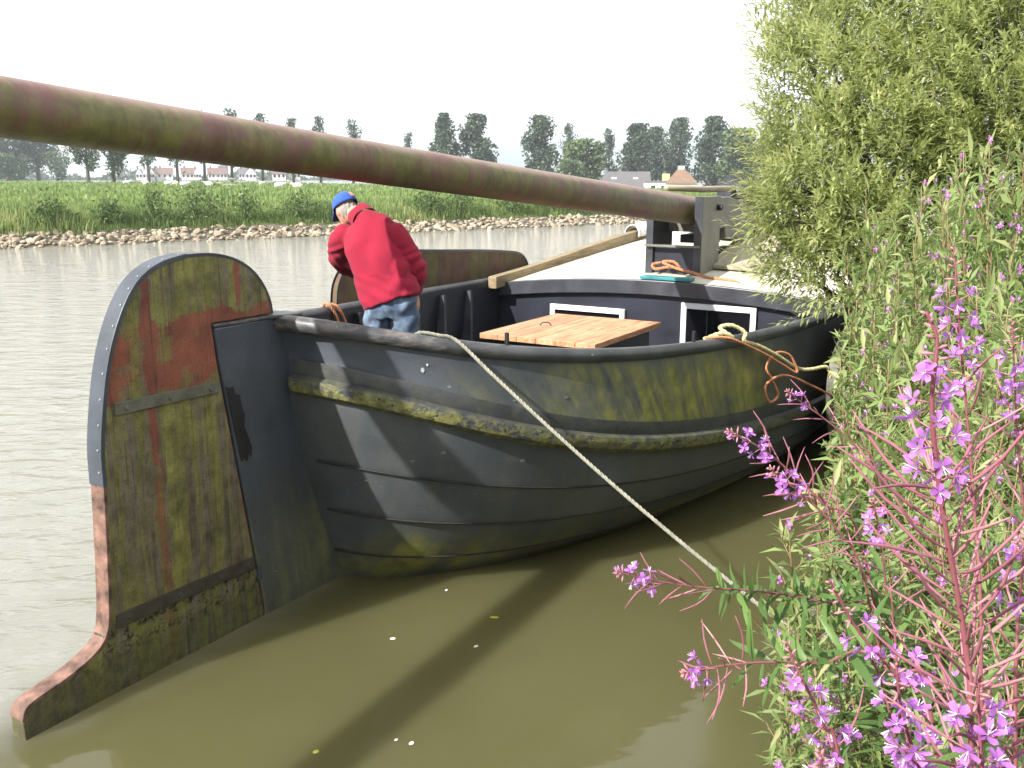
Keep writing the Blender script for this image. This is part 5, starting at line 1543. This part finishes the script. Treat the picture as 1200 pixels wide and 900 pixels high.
def place(o, base, p, yaxis, znorm, sc=1.0, roll=0.0):
    "set a child's transform: local +y (leaves) direction and rough z"
    y = Vector(yaxis).normalized(); z = Vector(znorm); z = (z - y * z.dot(y)).normalized(); x = y.cross(z)
    m_ = Matrix((x, y, z)).transposed().to_4x4(); m_.translation = Vector(p) - Vector(base)
    o.matrix_basis = m_ @ Matrix.Diagonal((sc, sc, sc, 1))
def fireweed(pts, label, nleaf=22, lz=(.05, .62), npod=20, pz=(.55, .85), nfl=8, fz_=(.84, .96), sc=1.0, podsc=1.0, stem_r=.0032, podang=.75, seedx=0, buds=True):
    rx = np.random.default_rng(100 + seedx)
    P = spline(pts, 60); base = P[0]
    o = empty("fireweed", tuple(base)); tag(o, label, "fireweed", "fireweed stems on the near bank")
    d = np.r_[0, np.cumsum(np.linalg.norm(np.diff(P, axis=0), axis=1))]; d /= d[-1]
    m2 = MB().tube(P - base, np.linspace(stem_r, stem_r * .42, 60), 7)
    V, F = tri(m2)
    me = fastmesh("stem", V, F, MT['stemm'], True, tint=np.repeat(np.linspace(.95, .25, 60), 7)); link("stem", me, o)
    def at(t):
        p = np.array([np.interp(t, d, P[:, k]) for k in range(3)]); q = np.array([np.interp(min(1, t + .02), d, P[:, k]) for k in range(3)]); r0 = np.array([np.interp(max(0, t - .02), d, P[:, k]) for k in range(3)])
        return p, unit(q - r0)
    def side(T, ph):
        a = unit(np.cross(T, [.31, .2, .9] if abs(T[2]) < .9 else [1, .1, 0])); b2 = np.cross(T, a); return math.cos(ph) * a + math.sin(ph) * b2
    nleaf = int(nleaf * 1.8)
    for k in range(nleaf):
        t = lz[0] + (lz[1] - lz[0]) * (k + .5) / nleaf; p, T = at(t); ph = k * 2.4 + rx.normal(0, .2)
        sd = side(T, ph); D = T * .45 + sd * .9 + np.array([0, 0, .12])
        lf_ = link("leaf", LVS[rx.integers(6)], o); place(lf_, base, p, D + rx.normal(0, .15, 3), T + np.array([0, 0, .6]) + rx.normal(0, .2, 3), sc * rx.uniform(.6, 1.25) * (1 - .25 * t))
    for k in range(npod):
        t = pz[0] + (pz[1] - pz[0]) * (k + .5) / npod; p, T = at(t); ph = k * 2.4 + rx.normal(0, .25)
        sd = side(T, ph); ang = podang + rx.normal(0, .12); D = T * math.cos(ang) + sd * math.sin(ang)
        pd = link("pod", PODS[rx.integers(6)], o); place(pd, base, p, np.cross(D, side(T, ph + 1.57)), D, sc * podsc * rx.uniform(.85, 1.15))
        # local z is the pod's length: rebuild with z along D
        z = Vector(unit(D)); y = Vector(unit(np.cross(D, side(T, ph + 1.57)))); x = y.cross(z); m_ = Matrix((x, y, z)).transposed().to_4x4(); m_.translation = Vector(p - base); s3 = sc * podsc * rx.uniform(.85, 1.12)
        pd.matrix_basis = m_ @ Matrix.Diagonal((sc, sc, s3, 1))
    pm = MB()
    nfl = int(nfl * 1.6) + 1
    for k in range(nfl):
        t = fz_[0] + (fz_[1] - fz_[0]) * (k + .5) / nfl; p, T = at(t); ph = k * 2.4 + rx.normal(0, .2)
        sd = side(T, ph); D = unit(sd * .95 + T * .25 + np.array([-.1, -.25, .05])); ln = .020 * sc * rx.uniform(.8, 1.3)
        c = p + D * ln
        pm.tube([p - base, p - base + D * ln], .0009 * sc, 4)
        fl_ = link("flower", FLW[rx.integers(5)], o)
        z = Vector(unit(D + np.array([0, -.25, .0]))); y = Vector((0, 0, 1)) - z * z.z; y.normalize(); x = y.cross(z); m_ = Matrix((x, y, z)).transposed().to_4x4(); m_.translation = Vector(c - base)
        fl_.matrix_basis = m_ @ Matrix.Rotation(rx.uniform(-.9, .9), 4, 'X') @ Matrix.Rotation(rx.uniform(-.8, .8), 4, 'Z') @ Matrix.Diagonal((sc * rx.uniform(.7, 1.2), sc * rx.uniform(.7, 1.2), sc * rx.uniform(.8, 1.5), 1))
    if buds:
        for k in range(12):
            t = fz_[1] + (1 - fz_[1]) * (k + .3) / 12; p, T = at(min(t, 1)); sd = side(T, k * 2.4); D = unit(sd * .8 + T * (.1 + .8 * k / 12) - np.array([0, 0, .25 * (1 - k / 12)]))
            ln = .020 * sc * (1 - .055 * k); pm.tube([p - base, p - base + D * ln * .6, p - base + D * ln], [.0007 * sc, .0021 * sc, .0006 * sc], 5)
    if pm.v:
        V, F = tri(pm); link("flower_buds", fastmesh("flower_buds", V, F, MT['podm'], True, tint=np.full(len(V), .8)), o)
    return o
def gp(u, v_, d, below): 
    p = px(u, v_, d); return p - np.array([0, 0, below])
def ground(p, dx=0, dy=0):
    q = np.array([p[0] + dx, p[1] + dy, 0.]); q[2] = max(float(bank_z(q[None])[0]), .0) ; return q
def fw(pix, dep, label, root=(.1, .0), **kw):
    "pixels from low to tip with depths; rooted in the bank below the first"
    Q = [px(u, v_, d) for (u, v_), d in zip(pix, dep)]
    g = ground(Q[0], *root)
    mid = (g + Q[0]) / 2 + np.array([.02, 0, .05])
    return fireweed([g, mid] + Q, label, **kw)
fw([(1138, 880), (1132, 760), (1105, 600), (1092, 480), (1098, 400), (1085, 365)], [1.02, 1.0, .96, .93, .92, .92], "tallest fireweed nearest the camera with a big fan of pink seed pods", (.1, .05), nleaf=20, lz=(.45, .74), npod=72, pz=(.68, .90), nfl=9, fz_=(.885, .965), podsc=1.28, podang=.95, stem_r=.0042, seedx=1)
fw([(1150, 760), (1142, 600), (1130, 450), (1122, 350), (1118, 290)], [1.5, 1.5, 1.48, 1.45, 1.45], "tall fireweed with purple spike standing behind the pink pod fan", (.1, .05), nleaf=22, lz=(.25, .8), npod=14, pz=(.78, .90), nfl=10, fz_=(.88, .965), podsc=1.0, seedx=2)
fw([(1010, 640), (965, 590), (905, 535), (868, 512), (852, 505)], [2.0, 1.98, 1.95, 1.92, 1.92], "fireweed leaning left towards the hull with pink flower tip", (.25, .0), nleaf=18, lz=(.45, .82), npod=16, pz=(.80, .94), nfl=5, fz_=(.93, .985), seedx=3)
fw([(1015, 690), (980, 620), (940, 580), (915, 560), (902, 548)], [1.95, 1.9, 1.88, 1.86, 1.85], "fireweed leaning over the water with tangled pink pods below the hull-side tip", (.25, 0), nleaf=18, lz=(.45, .82), npod=24, pz=(.80, .96), nfl=6, fz_=(.93, .985), podang=1.1, seedx=4)
fw([(1040, 735), (960, 705), (890, 693), (820, 688), (765, 680), (722, 670)], [2.05, 2.0, 1.97, 1.95, 1.93, 1.92], "fireweed lying almost level over the mooring rope, tip farthest left", (.2, -.05), nleaf=64, lz=(.45, .88), npod=12, pz=(.87, .96), nfl=5, fz_=(.945, .99), seedx=5)
fw([(1030, 790), (960, 778), (900, 776), (850, 780), (815, 786), (800, 790)], [1.75, 1.7, 1.68, 1.66, 1.65, 1.65], "fireweed hanging low over the water with a drooping pod tassel", (.2, -.05), nleaf=40, lz=(.45, .92), npod=14, pz=(.92, .98), nfl=3, fz_=(.965, .99), podang=1.3, seedx=6)
fw([(1030, 560), (1000, 520), (965, 490), (940, 472), (922, 458)], [2.7, 2.68, 2.66, 2.65, 2.64], "small fireweed with faded tassel in front of the orange rope", (.3, .0), nleaf=14, lz=(.3, .75), npod=12, pz=(.80, .97), nfl=3, fz_=(.95, .99), seedx=7)
fw([(985, 900), (965, 850), (945, 805), (930, 775), (922, 752)], [1.35, 1.33, 1.30, 1.3, 1.3], "fireweed with purple flowers at the lower edge beside the dark water", (.15, -.05), nleaf=18, lz=(.35, .85), npod=4, pz=(.82, .88), nfl=9, fz_=(.84, .965), seedx=8)
fw([(1080, 930), (1070, 880), (1058, 840), (1052, 800), (1050, 770)], [1.12, 1.1, 1.08, 1.07, 1.07], "fireweed with full purple spike at the bottom between two others", (.12, -.05), nleaf=16, lz=(.4, .85), npod=2, pz=(.85, .88), nfl=11, fz_=(.85, .965), seedx=9)
fw([(1160, 960), (1152, 910), (1148, 860), (1146, 815), (1150, 785)], [1.0, .98, .97, .96, .96], "fireweed with the brightest purple flowers in the lower right corner", (.1, -.05), nleaf=14, lz=(.4, .85), npod=2, pz=(.85, .88), nfl=13, fz_=(.85, .97), seedx=10)
fw([(1090, 830), (1050, 790), (1010, 745), (985, 705), (972, 680)], [1.3, 1.28, 1.27, 1.26, 1.25], "fireweed with drooping pale buds beside the pink pod stem", (.12, -.05), nleaf=20, lz=(.35, .85), npod=6, pz=(.78, .86), nfl=8, fz_=(.84, .95), seedx=11)
fw([(1215, 700), (1200, 600), (1192, 500), (1188, 420), (1186, 375)], [1.7, 1.68, 1.66, 1.65, 1.65], "fireweed with purple tip at the right edge halfway up", (.1, 0), nleaf=22, lz=(.3, .85), npod=14, pz=(.74, .9), nfl=8, fz_=(.89, .97), seedx=12)
fw([(1050, 760), (1040, 700), (1035, 660), (1028, 610), (1022, 585)], [1.9, 1.9, 1.88, 1.87, 1.86], "fireweed with few flowers behind the left pods of the tallest one", (.12, 0), nleaf=24, lz=(.3, .9), npod=8, pz=(.8, .92), nfl=4, fz_=(.93, .98), seedx=13)
fw([(970, 960), (968, 930), (964, 905), (962, 890), (961, 880)], [1.15, 1.14, 1.13, 1.12, 1.12], "fireweed whose purple tip only just enters at the bottom edge", (.1, -.05), nleaf=14, lz=(.4, .9), npod=2, pz=(.85, .88), nfl=6, fz_=(.87, .97), seedx=14)
fw([(1190, 820), (1192, 740), (1196, 690), (1200, 650), (1203, 620)], [1.25, 1.24, 1.23, 1.22, 1.22], "fireweed with pink pods at the right edge below the middle", (.08, 0), nleaf=18, lz=(.35, .75), npod=22, pz=(.62, .92), nfl=4, fz_=(.92, .98), seedx=15)

# ------------------------------------------------------------------ great willowherb thicket on the bank
def herb_variant(seed, H, narrow=False):
    rx = np.random.default_rng(300 + seed)
    o = empty("willowherb", (0, 0, 0))
    st = MB(); LP, LD = [], []; FLpos = []
    nst = 4
    for q in range(nst):
        a = rx.uniform(0, 6.28); h = H * rx.uniform(.8, 1.0); lean = rx.uniform(.06, .16) * H
        tip = np.array([math.cos(a) * lean, math.sin(a) * lean, h]); mid = tip * [.35, .35, .55]
        P = spline([(rx.normal(0, .05), rx.normal(0, .05), -.05), mid, tip], 14)
        st.tube(P, np.linspace(.005, .0015, 14), 5)
        for k in range(46):
            t = .15 + .84 * k / 46; p = np.array([np.interp(t, np.linspace(0, 1, 14), P[:, j_]) for j_ in range(3)])
            ph = (k // 2) * 1.57 + (k % 2) * math.pi + rx.normal(0, .25); sd = np.array([math.cos(ph), math.sin(ph), 0])
            LP.append(p); LD.append(sd + np.array([0, 0, .55]))
            if k % 2 == 0 and t > .35:      # side shoots
                ln = .17 * (1.2 - t) * rx.uniform(.6, 1.3); D = unit(sd + np.array([0, 0, 1.0])); st.tube([p, p + D * ln], [.0018, .001], 4)
                for j_ in range(6):
                    LP.append(p + D * ln * (.25 + .75 * j_ / 5)); LD.append(unit(rx.normal(size=3)) * .8 + D * .7)
                if t > .6 and rx.uniform() < .5: FLpos.append((p + D * (ln + .015), D))
        FLpos.append((tip, np.array([0, -.3, .8])))
    LP, LD = np.array(LP), np.array(LD); n = len(LP)
    rs = rx.uniform(.5, 1.3, n); V, F, k = leaves(LP, LD + (rx.normal(0, .35, (n, 3)) if narrow else 0), np.tile([0, 0, 1.0], (n, 1)) + rx.normal(0, .3, (n, 3)), (.056 if narrow else .060) * rs, (.0085 if narrow else .0145) * rs, .25, .2)
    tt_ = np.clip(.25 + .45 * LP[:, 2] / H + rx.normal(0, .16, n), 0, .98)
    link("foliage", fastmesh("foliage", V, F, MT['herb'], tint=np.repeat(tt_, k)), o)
    V, F = tri(st); link("stem", fastmesh("stem", V, F, MT['stemm'], True, tint=np.full(len(V), .9)), o)
    for (p, D) in FLpos[:11]:
        f_ = link("flower", FLP[rx.integers(3)], o); z = Vector(unit(np.asarray(D) + [0, -.5, .1])); y = Vector((.1, 0, 1)); y = (y - z * y.dot(z)).normalized(); x = y.cross(z)
        m_ = Matrix((x, y, z)).transposed().to_4x4(); m_.translation = Vector(p); f_.matrix_basis = m_
    return o
def copy_tree(o):
    c = o.copy(); col.objects.link(c)
    for ch in o.children:
        k = ch.copy(); col.objects.link(k); k.parent = c
    return c
HV = [herb_variant(i, 1.0) for i in range(5)]; HN = [herb_variant(10 + i, 1.0, True) for i in range(4)]
hp, p_uv, row_of = [], [], {}
# (u, v of the tip, depth): a thicket that climbs from the waterline to the upper right
for (u, v_, d) in [(1010, 245, 5.6), (1040, 200, 5.4), (1075, 185, 5.2), (1060, 250, 4.9), (1100, 200, 4.6), (1130, 160, 4.4), (1165, 150, 4.2), (1190, 165, 4.0), (1210, 140, 4.3), (1025, 300, 4.9), (1065, 300, 4.4), (1110, 260, 4.1), (1150, 230, 3.9), (1185, 245, 3.6),
                   (1000, 345, 4.7), (1035, 350, 4.2), (1080, 330, 3.8), (1125, 320, 3.5), (1170, 310, 3.2), (1205, 320, 3.1), (1015, 405, 3.9), (1050, 390, 3.5), (1090, 400, 3.2), (1140, 380, 2.9), (1185, 390, 2.7), (1022, 470, 3.5), (1035, 450, 3.2), (1075, 460, 2.9),
                   (1120, 455, 2.6), (1165, 460, 2.4), (1205, 450, 2.4), (1005, 520, 3.1), (1045, 520, 2.8), (1090, 530, 2.5), (1140, 530, 2.25), (1190, 530, 2.1), (1000, 565, 3.0), (1015, 580, 2.7), (1060, 590, 2.45), (1110, 600, 2.2), (1160, 610, 2.0), (1205, 600, 1.95),
                   (965, 610, 2.8), (1000, 640, 2.5), (1045, 650, 2.25), (1095, 670, 2.0), (1150, 690, 1.8), (1200, 680, 1.75), (960, 680, 2.5), (1000, 700, 2.25), (1050, 720, 2.0), (1110, 740, 1.75), (1170, 760, 1.6), (955, 740, 2.3), (1000, 765, 2.0), (1060, 790, 1.75), (1120, 810, 1.55), (1180, 830, 1.45), (960, 800, 2.1), (1010, 830, 1.8), (1075, 860, 1.55), (1140, 880, 1.4), (940, 850, 2.05), (985, 880, 1.75), (1040, 910, 1.55), (1010, 560, 3.6), (1230, 400, 3.3), (1240, 250, 4.3), (1250, 560, 2.5), (1250, 720, 2.0)]:
    p = px(u, v_, d); g = ground(p, .05, 0.); hp.append((p, g, d)); p_uv.append((u, v_))
cf = cn_ = 0
for q, (p, g, d) in enumerate(hp):
    if d > 2.65:
        o = HV[cf] if cf < 5 else copy_tree(HV[cf % 5]); cf += 1
    else:
        o = HN[cn_] if cn_ < 4 else copy_tree(HN[cn_ % 4]); cn_ += 1
    h = max(p[2] - g[2], .35); o.location = g; o.scale = (min(1.25, .62 + .38 * h), ) * 2 + (h,)
    o.rotation_euler = (0, 0, rng.uniform(0, 6.28))
    far_ = d > 3.4
    _r = next(k for k, lim in enumerate((215, 275, 325, 375, 425, 485, 545, 605, 665, 735, 805, 2000)) if p_uv[q][1] < lim)
    row_of.setdefault(_r, []).append((p_uv[q][0], o, far_))
ROWS = ["in the top row against the willow", "level with the mast foot", "level with the deck coaming", "level with the cabin windows", "level with the rope on the rail", "level with the rubbing strake", "level with the hull's middle", "level with the hull's waterline", "just below the hull's waterline", "level with the mooring rope's end", "level with the lowest hanging pods", "in the bottom row"]
ORD = ["first", "second", "third", "fourth", "fifth", "sixth", "seventh", "eighth", "ninth", "tenth", "eleventh", "twelfth", "thirteenth"]
for _r, lst in row_of.items():
    for k, (_, o, far_) in enumerate(sorted(lst, key=lambda t: t[0])):
        tag(o, "willowherb plant %s, %s from the water side" % (ROWS[_r], ORD[k]), "willowherb", "willowherb behind the barge's side" if far_ else "willowherb among the fireweed")

# ------------------------------------------------------------------ grass, dry stalks on the near bank
n = 60000
u_ = rng.uniform(0, 1, n); P2 = np.stack([rng.uniform(-1.5, 9, n), rng.uniform(.4, 13, n)], 1)
dd_ = shore_d(P2); ok = (dd_ > -.05) & (dd_ < 4.5) & (np.hypot(P2[:, 0], P2[:, 1]) > 1.0) & ~((P2[:, 0] < .55) & (P2[:, 1] < 3)); P2 = P2[ok]; n = len(P2)
z_ = bank_z(P2); H_ = rng.uniform(.22, .78, n) * np.clip(.5 + shore_d(P2) * .6, .55, 1.2)
V, F, k = blades(np.c_[P2, z_ - .02], H_, rng.uniform(.004, .010, n), .55, rng)
t = np.clip(rng.normal(.5, .22, n), 0, 1)
o = link("bank_grass", fastmesh("bank_grass", V, F, MT['grass'], tint=np.repeat(t, k))); tag(o, "green grass growing under the flowers on the near bank", "grass", kind='stuff')
n = 1700
P2 = np.stack([rng.uniform(.6, 5, n), rng.uniform(.9, 6.5, n)], 1); dd_ = shore_d(P2); P2 = P2[(dd_ > .15) & (dd_ < 2.6) & (P2[:, 0] > .42 * P2[:, 1])]; n = len(P2); z_ = bank_z(P2)
V, F, k = blades(np.c_[P2, z_], rng.uniform(.6, 1.25, n), rng.uniform(.003, .006, n), .32, rng)
o = link("dry_stalks", fastmesh("dry_stalks", V, F, MT['straw'], tint=np.repeat(rng.uniform(0, 1, n), k))); tag(o, "dry straw-coloured grass stalks among the fireweed", "grass", kind='stuff')

# ------------------------------------------------------------------ specks on the calm water
MT['yleaf'] = simple("yellow_fallen_leaf", (.50, .42, .05), .6, .2, 30, 0)
MT['fluff'] = simple("white_seed_fluff", (.7, .7, .66), .9, .1, 30, 0)
for (u, v_, w_, lg, mt_, lb) in [(579, 725, .020, .060, 'yleaf', "curved yellow leaf floating below the hull"), (460, 750, .02, .035, 'fluff', "white fleck floating left of the yellow leaf"), (558, 759, .016, .032, 'fluff', "white fleck floating below the yellow leaf"), (482, 873, .022, .024, 'fluff', "round white fleck floating near the bottom edge"), (464, 869, .012, .016, 'fluff', "tiny pale fleck beside the round one near the bottom edge"), (370, 883, .022, .030, 'yleaf', "small yellow leaf floating at the bottom left of the mast's shadow"), (523, 693, .016, .02, 'fluff', "small white fleck close under the hull")]:
    xc, yc = (u - 600) / FPX, (450 - v_) / FPX; t_ = CAMH / (_s - yc * _c); g = (xc * t_, (_c + yc * _s) * t_, .006)
    V = [(-lg / 2, 0, 0), (-lg / 4, w_ / 2, .004), (lg / 4, w_ / 2 + .004, .004), (lg / 2, .006, .002), (lg / 4, -w_ / 2 + .004, .001), (-lg / 4, -w_ / 2, .001), (0, 0, .006)]
    me = mesh("leaf", V, [(i, (i + 1) % 6, 6) for i in range(6)], MT[mt_], True)
    o = link("floating_leaf" if mt_ == 'yleaf' else "floating_fleck", me); o.location = g; o.rotation_euler = (0, 0, rng.uniform(-.4, .4)); tag(o, lb, "leaf" if mt_ == 'yleaf' else "fleck")
